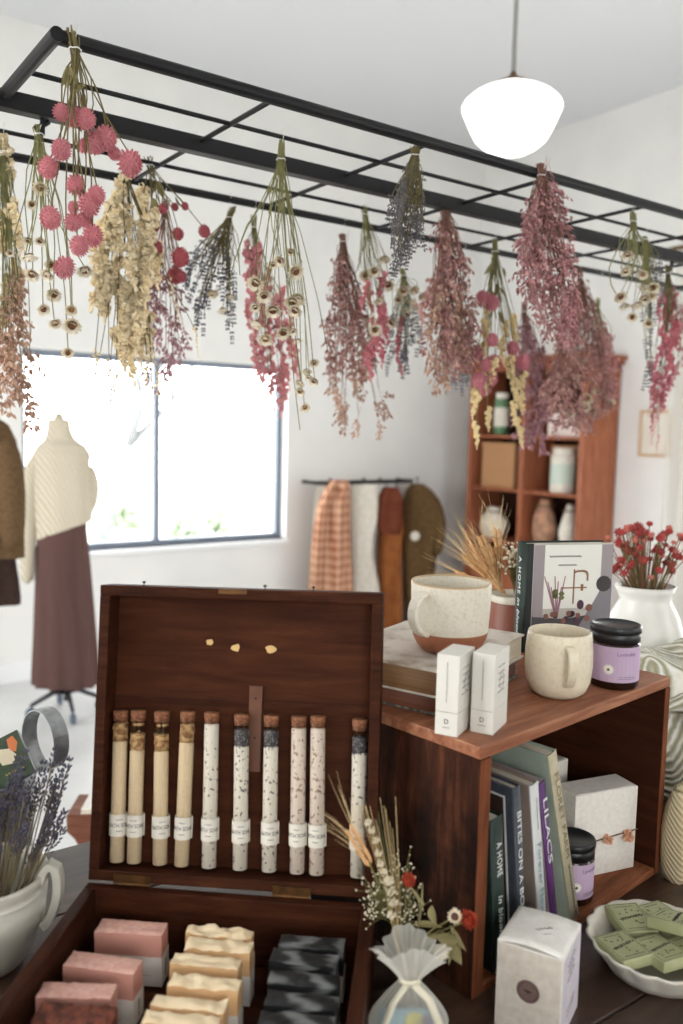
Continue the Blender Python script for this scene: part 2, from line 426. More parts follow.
# the crate: origin at the near bottom corner, local x along the open front, local y to the back
CR_P = PZ(471, 1001, TZ); CR_Q = PZ(659, 872, TZ); CR_A = math.atan2(CR_Q.y - CR_P.y, CR_Q.x - CR_P.x); CRW, CRD, CRH = (CR_Q - CR_P).length, .262, PD(476, 757, depth(CR_P)).z - TZ + .010
crate = empty('wooden_crate', (CR_P.x, CR_P.y, TZ), CR_A)
tag(crate, 'reddish wooden crate on its side with books inside and mugs on top', 'crate')
MB().box(0, CRW, 0, CRD, CRH - .014, CRH).build('top_board', wood('sheen_lit_crate_top_wood', C(112, 64, 43), C(146, 92, 65), C(174, 122, 90), 9, 'x', 0.45, C(92, 50, 32), 7, 0.56, 0.72, spec=.25), crate, bevel=.002)  # window sheen on the top painted in as paler wood
MB().box(.020, CRW - .013, 0, CRD, 0, .010).build('bottom_board', M_CRATE, crate, bevel=.002)
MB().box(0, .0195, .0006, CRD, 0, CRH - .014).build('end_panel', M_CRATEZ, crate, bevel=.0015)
MB().box(CRW - .013, CRW, .0006, CRD, 0, CRH - .014).build('end_panel', wood('shaded_crate_side', C(48, 24, 14), C(62, 32, 19), C(78, 42, 26), 8, 'y', .6), crate, bevel=.0015)  # dim crate interior painted in as darker wood
MB().box(.001, .0185, -.0002, .0006, .001, CRH - .0145).build('lit_front_edge', wood('lit_crate_edge_wood', C(74, 40, 25), C(112, 64, 41), C(138, 84, 56), 9, 'z', .6), crate)  # added strip: light on the front edge painted as paler wood
MB().box(CRW - .0125, CRW - .0005, -.0002, .0006, .001, CRH - .0145).build('lit_front_edge', wood('lit_crate_edge_wood', C(84, 46, 29), C(118, 68, 44), C(144, 88, 60), 9, 'z', .6), crate)  # same painted-on light for the right panel's edge
MB().box(.013, CRW - .013, CRD - .01, CRD, .012, CRH - .014).build('back_panel', wood('shaded_crate_back_wood', C(50, 25, 14), C(62, 32, 19), C(74, 40, 25), 8, 'x', .6), crate)  # recess shade at the back put into a darker wood
CRM = Matrix.Translation((CR_P.x, CR_P.y, TZ)) @ Matrix.Rotation(CR_A, 4, 'Z')
def cr_local(p): return CRM.inverted() @ Vector(p)

# hanging rack
RZ = 1.96; RX0, RX1 = .365, 2.75; RYN, RYF = 1.17, 1.73
rack = empty('hanging_flower_rack', (1.55, 1.45, RZ))
tag(rack, 'long black metal rack of rails and rods hung over the table', 'rack')
def rod(name, a, b, r, n=12):
    a = Vector(a) - Vector((1.55, 1.45, RZ)); b = Vector(b) - Vector((1.55, 1.45, RZ))
    return MB().tube([a, b], r, n).build(name, M_BLACK, rack, smooth=False)
rod('near_rail', (RX0, RYN, RZ), (RX1, RYN, RZ), .0098); rod('far_rail', (RX0, RYF, RZ), (RX1, RYF, RZ), .0085)
rod('end_rail', (RX0, RYN - .0098, RZ), (RX0, RYF + .0085, RZ), .0095); rod('end_rail', (RX1, RYN, RZ), (RX1, RYF, RZ), .0095)
rod('rod', (RX0, 1.31, RZ), (RX1, 1.31, RZ), .0038); rod('rod', (RX0, 1.595, RZ), (RX1, 1.595, RZ), .0038)
for x in (.697, 1.012, 1.327, 1.643, 1.958, 2.273, 2.59): rod('crossbar', (x, RYN, RZ), (x, RYF, RZ), .0042)
mo = Vector((1.55, 1.45, RZ))
MB().box(RX0 - .05 - mo.x, RX1 + .05 - mo.x, 1.417 - mo.y, 1.443 - mo.y, -.019, .009).build('centre_beam', M_BLACK, rack, bevel=.002)
for x in (.425, 2.12):
    b = MB().tube([(x - mo.x, 1.43 - mo.y, -.019), (x - mo.x, 1.43 - mo.y, -.045)], .004, 10)
    b.tube([(x - mo.x - .012, 1.43 - mo.y, -.037), (x - mo.x, 1.43 - mo.y, -.030), (x - mo.x + .010, 1.43 - mo.y, -.022)], .0042, 8)
    b.build('wing_bolt', M_BLACK, rack)
for x in (RX0 - .04, RX1 + .04): rod('hanger_cable', (x, 1.43, RZ), (x, 1.43, ZC), .004, 8)
# ------------------------------------------------------------------ things in the chest
CHM = Matrix.Translation((CH_L.x, CH_L.y, TZ)) @ Matrix.Rotation(CH_A, 4, 'Z')
LIDM = CHM @ Matrix.Translation((0, 0, CHH + .002)) @ Matrix.Rotation(-LEAN, 4, 'X') @ Matrix.Rotation(TWIST, 4, 'Y')
def local_at(M, px, py, axis, val):
    Mi = M.inverted(); o = Mi @ CAM; d = Mi.to_3x3() @ ray(px, py); k = (val - o[axis]) / d[axis]
    return o + d * k

M_INK = mat('dark_ink', C(52, 46, 44), 0.8)
M_LABEL = mat('cream_paper_label', C(226, 220, 208), 0.75, C(214, 207, 194), 60)
M_CORK = mat('cork', C(150, 98, 66), 0.85, C(110, 66, 42), 320, bump=.4, lo=.4, hi=.6)
M_TUBE = clear_mat('tube_glass', (0.98, 0.975, 0.96, 1), 0.02, 0.04)
M_OATMILK = mat('oat_milk_powder', C(232, 210, 178), 0.9, C(226, 200, 164), 260)
M_SALT = mat('bath_salt_with_buds', C(236, 228, 216), 0.9, C(120, 108, 110), 210, lo=.62, hi=.68, detail=2)
M_SALTP = mat('rosy_bath_salt', C(234, 218, 206), 0.9, C(150, 110, 96), 200, lo=.58, hi=.68, detail=2)
M_OATS = mat('rolled_oats', C(206, 170, 122), 0.9, C(140, 98, 62), 180, lo=.4, hi=.6, detail=2)
M_LAVB = mat('lavender_buds', C(74, 73, 80), 0.95, C(150, 146, 144), 330, bump=.6, lo=.5, hi=.68, detail=2)

def squiggle(w, h, n, seed, th=.00025):
    """a line of illegible handwriting, xy plane"""
    rr = random.Random(seed); pts = []; k = n * 6
    for i in range(k + 1):
        u = i / k; pts.append((-w / 2 + w * u + .12 * h * math.sin(9 * u * n), h * .5 * math.sin(2 * PI * n * u) * rr.uniform(.5, 1), 0))
    return MB().tube(pts, th, 4).mesh('lettering', M_INK)
def bend_mesh(me, R, z0=0):
    for v in me.vertices:
        th = v.co.x / R; r = R + v.co.z
        v.co = Vector((r * math.sin(th), -r * math.cos(th), v.co.y + z0))
    return me

TUBES = [  # top px, bottom px, kind
    ((121, 711), (117, 862), 'oat'), ((138.5, 711), (134, 864), 'oatgap'), ((162, 712), (160, 865), 'oatgap'), ((188, 712), (181.5, 866), 'oat'),
    ((212, 713), (209, 868), 'salt'), ((242, 715), (240, 871), 'lav'), ((271.5, 716), (269, 873), 'lav'),
    ((299, 717), (297, 875.5), 'pink'), ((318, 717), (316.5, 876.5), 'pink'), ((360, 720), (357.5, 880), 'lavlow')]
TLAB = ['glass tube of oat milk bath soak nearest the hinge side left corner of the lid', 'oat bath soak tube touching the first tube at the left end of the lid',
        'cream oat bath soak tube standing alone, third from the lid left side', 'oat bath soak tube leaning right with oats packed up to its cork',
        'bath salt tube with dark specks and no separate topping, standing fifth in the row', 'lavender topped bath salt tube left of the one in front of the tape strip',
        'lavender topped bath salt tube just below the old tape strip', 'rosy bath salt tube, left one of the touching pink pair',
        'rosy bath salt tube, right one of the touching pink pair', 'lavender topped tube set apart beside the right side of the lid']
txt_soak = None
for k, ((tx, ty), (bx_, by_), kind) in enumerate(TUBES):
    yy = .0185
    a = local_at(LIDM, bx_, by_, 1, yy); b = local_at(LIDM, tx, ty, 1, yy); b.z += 0.0
    a.z = t + .0006
    A, B = LIDM @ a, LIDM @ b; ax = (B - A); H = ax.length; ax.normalize()
    face = (CAM - A); face -= ax * face.dot(ax); face.normalize()
    xx = (-face).cross(ax) * -1
    xx = ax.cross(face) * 1.0
    M = frame(A, xx, -face, ax)
    root = empty('bath_soak_tube', A); root.matrix_world = M
    tag(root, TLAB[k], 'glass tube', 'bath soak tubes standing in the chest lid')
    R = .0093
    MB().lathe([(0, 0), (R * .8, .0003), (R, .003), (R, H - .010), (R * 1.06, H - .0095), (R * 1.06, H - .007), (R * .94, H - .007), (R * .92, .004), (0, .003)], 20).build('glass_tube', M_TUBE, root, smooth=True)
    z1 = {'oat': H - .034, 'oatgap': H - .044, 'salt': H - .012, 'pink': H - .012, 'lav': H - .034, 'lavlow': H - .036}[kind]
    fm = {'oat': M_OATMILK, 'oatgap': M_OATMILK, 'salt': M_SALT, 'pink': M_SALTP, 'lav': M_SALT, 'lavlow': M_SALT}[kind]
    MB().lathe([(0, .0035), (R * .88, .004), (R * .9, z1 - .001), (R * .5, z1 + .001), (0, z1)], 18).build('salt_filling', fm, root, smooth=True)
    if kind in ('oat', 'oatgap', 'lav', 'lavlow'):
        z2 = {'oat': H - .012, 'oatgap': H - .024, 'lav': H - .015, 'lavlow': H - .018}[kind]
        tm = M_OATS if 'oat' in kind else M_LAVB
        mb = MB().lathe([(0, z1 + .001), (R * .86, z1 + .001), (R * .86, z2 - .002), (0, z2)], 16)
        rr = random.Random(k)
        if 'oat' in kind:
            for q in range(46):   # flakes pressed against the glass
                th = rr.uniform(0, 2 * PI); z = rr.uniform(z1 + .002, z2 - .001); fr = rr.uniform(.0014, .0026)
                mb.ball((0, 0, 0), (fr, fr, .0005), 7, 4, Matrix.Rotation(th, 4, 'Z') @ Matrix.Translation((R * .84, 0, z)) @ Matrix.Rotation(PI / 2, 4, 'Y') @ Matrix.Rotation(rr.uniform(-.5, .5), 4, 'X'))
            if kind == 'oatgap':
                for q in range(4):
                    th = -PI / 2 + rr.uniform(-.8, .8)
                    mb.ball((0, 0, 0), (.002, .003, .0005), 7, 4, Matrix.Rotation(th, 4, 'Z') @ Matrix.Translation((R * .86, 0, H - .014)) @ Matrix.Rotation(PI / 2, 4, 'Y'))
        else:
            for q in range(60):
                th = rr.uniform(0, 2 * PI); z = rr.uniform(z1 - .002, z2 - .001)
                mb.ball((R * .84 * math.cos(th), R * .84 * math.sin(th), z), (.0009, .0009, .0016), 5, 4)
        mb.build('topping', tm, root, smooth=True)
    if kind in ('salt', 'pink', 'lav'):
        pet = MB(); rr = random.Random(40 + k)
        for q in range(34 if kind != 'pink' else 40):
            th = rr.uniform(0, 2 * PI); z = rr.uniform(.006, z1)
            pet.ball((0, 0, 0), (.0004, .0008, rr.uniform(.0012, .0028)), 5, 4, Matrix.Rotation(th, 4, 'Z') @ Matrix.Translation((R * .89, 0, z)) @ Matrix.Rotation(rr.uniform(-1.2, 1.2), 4, 'X'))
        pet.build('petal_flecks', mat('petal_fleck_' + kind, {'salt': C(92, 72, 66), 'pink': C(150, 112, 96), 'lav': C(74, 72, 80)}[kind], .9), root, smooth=True)
    MB().lathe([(0, H - .011), (R * .88, H - .011), (R * .95, H), (R * .9, H + .0008), (0, H + .0006)], 16).build('cork', M_CORK, root, smooth=True)
    la, lb_ = H * .195, H * .335
    lab = MB().lathe([(R * 1.01, la), (R * 1.05, la), (R * 1.05, lb_), (R * 1.01, lb_)], 28).build('paper_label', M_LABEL, root, smooth=False)
    MB().strip([(R * 1.0, -.001, la), (R * 1.12, -.002, la), (R * 1.32, -.003, lb_ - .001), (R * 1.0, -.001, lb_)][0:2], (0, 0, (lb_ - la) / 2), .0003, Matrix.Translation((0, 0, (lb_ - la) / 2))).build('label_flap', M_LABEL, lab)
    tw = random.Random(k).uniform(-.25, .35)
    me = text_mesh('BATH SOAK', .0062, M_INK, width=.027, thick=.0001)
    bend_mesh(me, R * 1.055, (la + lb_) / 2); o = link('lettering', me, lab); o.rotation_euler = (0, 0, tw)
    for dz, wv in ((.0065, .008), (-.0062, .007)):
        me = bend_mesh(squiggle(wv, .0013, 7, k, .00016), R * 1.056, (la + lb_) / 2 + dz); o = link('lettering', me, lab); o.rotation_euler = (0, 0, tw - .1)

# soaps
M_ROSE = mat('rose_clay_soap', C(206, 150, 136), 0.6, C(194, 136, 121), 18, rand=.04)
M_ROSETOP = mat('rose_soap_crust', C(222, 180, 166), 0.7, C(204, 150, 136), 120, bump=.3)
M_RUST = mat('russet_textured_soap', C(132, 70, 50), 0.8, C(74, 36, 26), 110, bump=1.0, lo=.4, hi=.6)
M_CREAM = mat('honey_cream_soap', C(226, 186, 138), 0.5, C(218, 174, 124), 14, rand=.04)
M_CREAMTOP = mat('cream_soap_crust', C(238, 218, 184), 0.6, C(232, 206, 168), 50, bump=.3)
M_BAND = mat('pale_soap_wrapper', C(222, 216, 208), 0.8)
def marble():
    m = bpy.data.materials.new('black_marbled_soap'); m.use_nodes = True; N = m.node_tree.nodes; L = m.node_tree.links; b = N['Principled BSDF']
    tc = N.new('ShaderNodeTexCoord'); wv = N.new('ShaderNodeTexWave'); wv.inputs['Scale'].default_value = 22; wv.inputs['Distortion'].default_value = 9
    wv.inputs['Detail'].default_value = 3; wv.inputs['Detail Scale'].default_value = 1.2; oi = N.new('ShaderNodeObjectInfo')
    ad = N.new('ShaderNodeVectorMath'); ad.operation = 'ADD'; mp = N.new('ShaderNodeMapping'); mp.inputs['Scale'].default_value = (.35, 1, 2.2)
    L.new(tc.outputs['Object'], ad.inputs[0]); L.new(oi.outputs['Random'], ad.inputs[1]); L.new(ad.outputs[0], mp.inputs[0]); L.new(mp.outputs[0], wv.inputs[0])
    cr = N.new('ShaderNodeValToRGB'); cr.color_ramp.elements[0].color = C(26, 27, 29); cr.color_ramp.elements[1].color = C(112, 114, 113); cr.color_ramp.elements[0].position = .5
    L.new(wv.outputs['Fac'], cr.inputs[0]); L.new(cr.outputs[0], b.inputs['Base Color']); b.inputs['Roughness'].default_value = .5
    return m
M_MARBLE = marble()
def soap(w, d, h, mats, amp, freq, seed, band=.5, lump=1):
    """bar standing on its long edge; top face rough; centred, base at z=0; returns root"""
    mb = MB(); sd = Vector((seed * 3.1, seed * 1.7, 0)); nx, ny, nz = 26, 9, 6
    def disp(p):
        x, y, z = p; k = max(0, (z / h - .55) / .45)
        q = Vector((x, y, 0)) * freq + sd
        n = noise.noise(q) * .65 + noise.noise(q * 2.3) * .35
        zz = z + amp * n * k * lump
        e = min(w / 2 - abs(x), d / 2 - abs(y)); rnd = .0015
        if z > h * .9: zz -= max(0, (.004 - e)) * .35
        return (x + .0008 * noise.noise(Vector((z * 90, y * 90, seed))), y + .0008 * noise.noise(Vector((x * 60, z * 90, seed + 4))), zz)
    X = lambda u: -w / 2 + w * u; Y = lambda u: -d / 2 + d * u; Z = lambda u: h * u
    mb.grid(lambda u, v: disp((X(u), -d / 2, Z(v))), nx, nz); mb.grid(lambda u, v: disp((X(1 - u), d / 2, Z(v))), nx, nz)
    mb.grid(lambda u, v: disp((-w / 2, Y(1 - u), Z(v))), ny, nz); mb.grid(lambda u, v: disp((w / 2, Y(u), Z(v))), ny, nz)
    mb.grid(lambda u, v: disp((X(u), Y(1 - v), 0)), nx, ny)
    mb.mi = 1; mb.grid(lambda u, v: disp((X(u), Y(v), h)), nx, ny)
    return mb
SOAPS = []
def put_soap(name, px, py, w, d, h, mats, amp, freq, seed, label, group, band=.5, dyaw=0.0, lump=1, txt=False):
    top = PZ(px, py, TZ + .0125 + h); M = CHM @ Matrix.Translation(CHM.inverted() @ Vector((top.x, top.y, TZ + .0125)))
    loc = M.to_translation()
    root = empty(name, loc, CH_A + dyaw); tag(root, label, 'soap', group)
    soap(w, d, h, mats, amp, freq, seed, lump=lump).build('soap_bar', mats, root, smooth=True)
    if band:
        bw, bd, bh = w / 2 + .0008, d / 2 + .0008, h * band
        s = MB(); o_ = [(-bw, -bd), (bw, -bd), (bw, bd), (-bw, bd)]; i_ = [(-bw + .0005, -bd + .0005), (bw - .0005, -bd + .0005), (bw - .0005, bd - .0005), (-bw + .0005, bd - .0005)]
        vs = [(x, y, z) for z in (.0006, bh) for x, y in o_] + [(x, y, z) for z in (.0006, bh) for x, y in i_]
        fs = []
        for q in range(4):
            r = (q + 1) % 4; fs += [(q, r, 4 + r, 4 + q), (8 + r, 8 + q, 12 + q, 12 + r), (4 + q, 4 + r, 12 + r, 12 + q), (r, q, 8 + q, 8 + r)]
        s.add(vs, fs); wr = s.build('paper_band', M_BAND, root)
        if txt:
            face_text(wr, squiggle(.034, .0012, 12, seed, .0002), (0, -bd - .0001, bh - .006), (1, 0, 0), (0, 0, 1))
            face_text(wr, MB().tube([(-.003, 0, 0), (.003, 0, 0), (0, .005, 0), (-.003, 0, 0)], .0002, 4).mesh('lettering', M_INK), (0, -bd - .0001, bh - .014), (1, 0, 0), (0, 0, 1))
            face_text(wr, squiggle(.05, .001, 16, seed + 2, .0002), (0, -bd - .0001, bh - .020), (1, 0, 0), (0, 0, 1))
            face_text(wr, squiggle(.018, .002, 5, seed + 2, .0005), (bw + .0001, 0, bh * .5), (0, 0, 1), (0, -1, 0))
    SOAPS.append(root); return root
rose = [M_ROSE, M_ROSETOP]; cream = [M_CREAM, M_CREAMTOP]
gr = 'rose pink soaps in the chest'
put_soap('soap', 131.5, 926, .072, .024, .058, rose, .0015, 160, 1, 'pink soap in a pale band at the back of the chest', gr, .56, .02, txt=True)
put_soap('soap', 103, 961, .073, .024, .058, rose, .0015, 160, 2, 'pink soap standing second from the chest back wall', gr, .5, -.06, txt=True)
put_soap('soap', 77, 989, .070, .022, .058, rose, .002, 160, 3, 'pink soap with a pale crust just behind the rough russet soap', gr, .5, .10, txt=True)
put_soap('soap', 75, 1013, .071, .024, .058, [M_RUST, M_RUST], .005, 210, 4, 'rough russet brown soap standing before the pink soaps', 'russet soaps in the chest', 0, .06)
gr = 'cream soaps in the chest'
CL = ['cream soap with the lumpiest top, hard against the chest back wall', 'cream soap second from the chest back wall', 'cream soap third from the chest back wall, set a little left',
      'cream soap fourth from the chest back wall', 'cream soap fifth from the back with a dark nick on its top', 'cream soap sixth from the chest back wall', 'cream soap nearest the viewer in the cream row']
for k, (px, py, dy) in enumerate([(220, 931, .0), (219, 944, -.02), (206, 960, -.02), (205, 981, -.02), (189.5, 1002, -.02), (181, 1018.5, .0), (172, 1037, 0)]):
    put_soap('soap', px, py, .069 if k else .070, (.0175 if k > 3 else .0195) if k else .016, .058, cream, .0045 if k else .007, 75, 10 + k, CL[k], gr, .56, dy, 1.0 if k else 1.3)
gr = 'black marbled soaps in the chest'
KL = ['black soap against the chest back wall, farthest of the black row', 'black marbled soap second from the chest back wall', 'black marbled soap in the middle of its row of five',
      'black marbled soap fourth from the chest back wall', 'black marbled soap nearest the viewer in its row']
for k, (px, py, dy) in enumerate([(312, 941, .0), (304, 957, -.05), (304, 978, .0), (302, 999, -.01), (297, 1019, .0)]):
    put_soap('soap', px, py, .068, .021, .058, [M_MARBLE, M_MARBLE], .003, 60, 30 + k, KL[k], gr, .5, dy)
# ------------------------------------------------------------------ on and in the crate
CTZ = TZ + CRH
def crw(x, y, z=0.0): return CRM @ Vector((x, y, z))
def on_front(px, py, yl):
    """crate-local point where a sight line meets the plane y = yl of the crate"""
    return local_at(CRM, px, py, 1, yl)
M_PAPER = mat('book_pages', C(226, 216, 196), 0.85, C(206, 194, 170), 4, stretch=(1, 1, 160))
M_PAPERX = mat('book_page_edges', C(228, 220, 204), 0.85, C(208, 198, 180), 4, stretch=(160, 1, 1))
M_WHITEINK = mat('white_ink', C(222, 222, 220), 0.7)

def book(name, M, th, dp, h, cover, spine, label, cat='book', group=None, pages=M_PAPERX, board=.0022):
    """upright book in frame M: x thickness, y away from the spine, z up; spine at y = 0"""
    root = empty(name, M.to_translation()); root.matrix_world = M; tag(root, label, cat, group)
    MB().box(board, th - board, .003, dp - .004, .003, h - .003).build('page_block', pages, root)
    MB().box(0, board, .0012, dp, 0, h).build('cover_board', cover, root, bevel=.0006)
    MB().box(th - board, th, .0012, dp, 0, h).build('cover_board', cover, root, bevel=.0006)
    sp = MB().grid(lambda u, v: (th * u, -.0014 * math.sin(PI * u), h * v), 9, 2).build('spine', spine, root, smooth=True, solid=.0016)
    return root
def spine_text(root, body, size, m, th, h, z, width=None, shear=0, off=.0032, dx=0.0, spacing=1.0):
    me = text_mesh(body, size, m, width=width, shear=shear, spacing=spacing)
    return face_text(root, me, (th / 2 + dx, -off, z), (0, 0, -1), (1, 0, 0))

# books standing in the crate, placed by the top and foot of each spine
def crate_book(tl, tr, bl, yl, dp, cover, spine, label, group='books standing in the crate'):
    a = on_front(*tl, yl); b = on_front(*tr, yl); c = on_front(*bl, yl)
    th = (b - a).length
    d = (a - c).normalized(); lean = math.atan2(d.x, d.z)
    foot = Vector((a.x - math.tan(lean) * (a.z - .0112), yl, .0112))
    h = (a.z - .0112) / math.cos(lean); th = abs(b.x - a.x) * math.cos(lean)
    lift = th * abs(math.sin(lean)) if lean < 0 else 0
    M = CRM @ Matrix.Translation(foot + Vector((0, 0, lift * 0 + .0002))) @ Matrix.Rotation(lean, 4, 'Y')
    if lean < 0: M = CRM @ Matrix.Translation(foot + Vector((0, 0, .0005))) @ Matrix.Rotation(lean, 4, 'Y')
    return book('book', M, th, dp, h, cover, spine, label, 'book', group), th, h
M_GREENB = mat('deep_green_cloth', C(24, 44, 36), 0.6, C(18, 34, 28), 200)
M_SLATE = mat('slate_blue_cover', C(70, 74, 84), 0.55, C(60, 64, 72), 120)
M_TAUPE = mat('taupe_cover', C(150, 134, 122), 0.6, C(138, 122, 112), 30)
M_FFS = mat('pale_grey_spine', C(206, 206, 204), 0.6)
M_PURP = mat('purple_spine', C(92, 46, 106), 0.5)
M_LILC = mat('lilac_cover', C(186, 172, 168), 0.6, C(150, 128, 150), 12)
M_SAGE = mat('sage_cover', C(168, 178, 164), 0.6, C(152, 164, 150), 20)
M_FARM = mat('straw_spine', C(186, 176, 148), 0.65, C(170, 160, 134), 60)
M_FARMT = mat('olive_ink', C(134, 120, 92), 0.7); M_TEAL = mat('pale_teal_ink', C(140, 168, 172), 0.7)
bk, th, h = crate_book((489, 822), (501.5, 818), (492, 925), .002, .15, M_GREENB, M_GREENB, 'dark green book lettered A HOME in bloom, shortest of the books in the crate')
spine_text(bk, 'A HOME', .0125, M_WHITEINK, th, h, h * .735, width=.040, dx=.001, spacing=1.15)
spine_text(bk, 'in bloom', .0112, M_WHITEINK, th, h, h * .36, width=.050, shear=.25, dx=.001, spacing=1.1)
bk, th, h = crate_book((512, 789), (519.5, 785), (516.5, 915), .002, .17, M_SLATE, M_SLATE, 'slate blue book lettered BITES ON A BOARD standing in the crate')
spine_text(bk, 'BITES ON A BOARD', .010, M_WHITEINK, th, h, h * .50, width=h * .72)
# framed picture printed on its left cover
fr = .0008
MB().box(-fr, 0, .012, .16, h * .12, h * .93).build('cover_picture', mat('brown_still_life_print', C(58, 40, 32), .6, C(112, 76, 54), 26, lo=.5, hi=.7), bk)
fm = MB()
for a_, b_, c_, d_ in ((.010, .012, .11, .94), (.16, .162, .11, .94)): fm.box(-fr - .0002, 0, a_, b_, h * c_, h * d_)
for z_ in (.11, .93): fm.box(-fr - .0002, 0, .010, .162, h * z_, h * z_ + .002)
fm.build('picture_border', M_FFS, bk)
bk, th, h = crate_book((529, 787), (537.5, 784), (537, 915), .002, .18, M_TAUPE, M_FFS, 'pale grey book lettered Forever Flowers beside the purple spine')
spine_text(bk, 'Forever Flowers', .011, M_TEAL, th, h, h * .36, width=h * .55)
face_text(bk, squiggle(.04, .002, 9, 3, .0003), (th / 2, -.0033, h * .82), (0, 0, -1), (1, 0, 0))
bk, th, h = crate_book((538, 785), (544.5, 779), (550.5, 920), .002, .18, M_LILC, M_PURP, 'purple spined book lettered LILACS standing in the crate')
spine_text(bk, 'LILACS', .0112, M_WHITEINK, th, h, h * .69, width=h * .42)
for q in range(3): face_text(bk, squiggle(.03 - .006 * q, .0012, 9, 5 + q, .0002), (th * (.72 - .22 * q), -.0033, h * .24), (0, 0, -1), (1, 0, 0))
bk, th, h = crate_book((547, 757), (556, 752), (568, 905), .001, .20, M_SAGE, M_FARM, 'sage green book with straw spine lettered FLORET FARM, tallest in the crate')
spine_text(bk, 'FLORET FARM', .011, M_FARMT, th, h, h * .64, width=h * .50)
face_text(bk, squiggle(.07, .004, 14, 15, .0004), (th / 2, -.0033, h * .20), (0, 0, -1), (1, 0, 0))

# white gift boxes tied with twine and dried blooms
M_GIFT = mat('white_textured_card', C(238, 232, 223), 0.8, C(228, 221, 211), 150, bump=.15)
M_TWINE = mat('brown_twine', C(112, 86, 62), .9); M_BLUSH = mat('dried_blush_bloom', C(206, 146, 116), .9, C(226, 178, 146), 200); M_RUSTB = mat('dried_rust_bloom', C(150, 92, 76), .9, C(186, 130, 108), 200)
def puff(r, m, seed, name='dried_bloom'):
    mb = MB(); rr = random.Random(seed)
    for q in range(26):
        d = Vector((rr.gauss(0, 1), rr.gauss(0, 1), rr.gauss(0, 1))).normalized()
        mb.ball((0, 0, 0), (r * .35, r * .16, r * .45), 5, 4, align(d * r * .6, d, rr.uniform(0, 6)))
    return mb
def gift_box(x, y, yaw, w_, d_, h_, label, blooms, bm):
    p = crw(x, y, .0103); root = empty('gift_box', p, CR_A + yaw); tag(root, label, 'gift box', 'white gift boxes in the crate')
    MB().box(0, w_, 0, d_, 0, h_).build('box_body', M_GIFT, root, bevel=.0012)
    MB().box(.003, w_ - .003, .002, d_ - .002, h_, h_ + .0008).build('box_lid', M_GIFT, root, bevel=.0005)
    zt = h_ * .44
    MB().tube([(-.0012, -.0012, zt - .004), (w_ * .5, -.0014, zt), (w_ + .0012, -.0012, zt + .004), (w_ + .0012, d_ + .0012, zt), (-.0012, d_ + .0012, zt - .004), (-.0012, -.0012, zt - .004)], .0009, 5).build('twine', M_TWINE, root)
    for k, (bx, br) in enumerate(blooms):
        o = puff(br, bm, k + 3).build('dried_bloom', bm, root); o.location = (bx, -br * .8, zt)
    return root
g1 = gift_box(.281, .056, math.radians(-20), .104, .045, .116, 'white gift box tied with two peach dried blooms, at the crate front', [(.052, .0075), (.085, .0085)], M_BLUSH)
gift_box(.236, .115, math.radians(0), .118, .05, .132, 'tallest white gift box, at the back of the crate', [(.02, .007)], M_RUSTB)
gift_box(.212, .076, math.radians(-3), .047, .034, .116, 'small white gift box with one rust bloom between the tallest books and jar', [(.046, .0085)], M_RUSTB)
M_BLKCAP = mat('black_plastic_cap', C(26, 26, 28), .35); M_AMBER = mat('dark_amber_glass', C(40, 20, 14), .12); M_LILAC = mat('lilac_label', C(190, 164, 190), .6)
M_DAISY = mat('daisy_print', C(232, 228, 214), .7)
def candle_jar(loc, r, h, rz, label):
    root = empty('candle_jar', loc, rz); tag(root, label, 'jar', 'lavender candle jars')
    hc = h * .255
    MB().lathe([(0, 0), (r * .9, 0), (r, r * .1), (r, h - hc - r * .12), (r * .9, h - hc), (0, h - hc)], 32).build('amber_jar', M_AMBER, root, smooth=True)
    cap = MB().lathe([(0, h - hc), (r * 1.0, h - hc), (r * 1.0, h - hc * .52), (r * .97, h - hc * .48), (r * 1.03, h - hc * .44), (r * 1.03, h - .002), (r * .99, h), (r * .93, h), (r * .91, h - .0015), (0, h - .0015)], 40,
        wob=lambda th, i: 1 + (.008 * math.sin(36 * th) if 3 < i < 7 else 0)).build('cap', M_BLKCAP, root, smooth=True)
    lb = MB().lathe([(r * 1.0, h * .13), (r * 1.012, h * .13), (r * 1.012, h * .69), (r * 1.0, h * .69)], 36).build('label_wrap', M_LILAC, root, smooth=False)
    R = r * 1.016
    me = text_mesh('Lavender', .0075, mat('mauve_ink', C(128, 100, 142), .7), width=.026); bend_mesh(me, R, h * .585); o = link('lettering', me, lb); o.rotation_euler = (0, 0, .35)
    for dz in (.19, .22):
        o = link('lettering', bend_mesh(squiggle(.024, .001, 12, int(dz * 100), .0002), R, h * dz), lb); o.rotation_euler = (0, 0, .4)
    d = MB()
    for k in range(14):
        a = 2 * PI * k / 14; d.ball((0, 0, 0), (.0042 * r / .031, .0013, .0003), 6, 3, Matrix.Rotation(a, 4, 'Z') @ Matrix.Translation((.0036, 0, 0)))
    me = d.mesh('daisy_print', M_DAISY); bend_mesh(me, R, h * .33); o = link('daisy_print', me, lb); o.rotation_euler = (0, 0, -.38)
    me = MB().ball((0, 0, .0003), (.0018, .0018, .0005), 8, 4).mesh('daisy_eye', mat('daisy_eye', C(60, 60, 58), .8)); bend_mesh(me, R, h * .33); o2 = link('daisy_eye', me, lb); o2.rotation_euler = (0, 0, -.38)
    return root
RV = -HEAD      # yaw that turns a thing's local -y towards the viewer
p = PD(570, 900, 1.048)
candle_jar((p.x, p.y, TZ + .0103), .0275, .080, RV + .35, 'lilac labelled black capped jar inside the crate')
p = PZ(613, 684, CTZ); candle_jar((p.x, p.y, CTZ), .0312, .081, RV - .15, 'lilac labelled black capped jar on top of the crate')

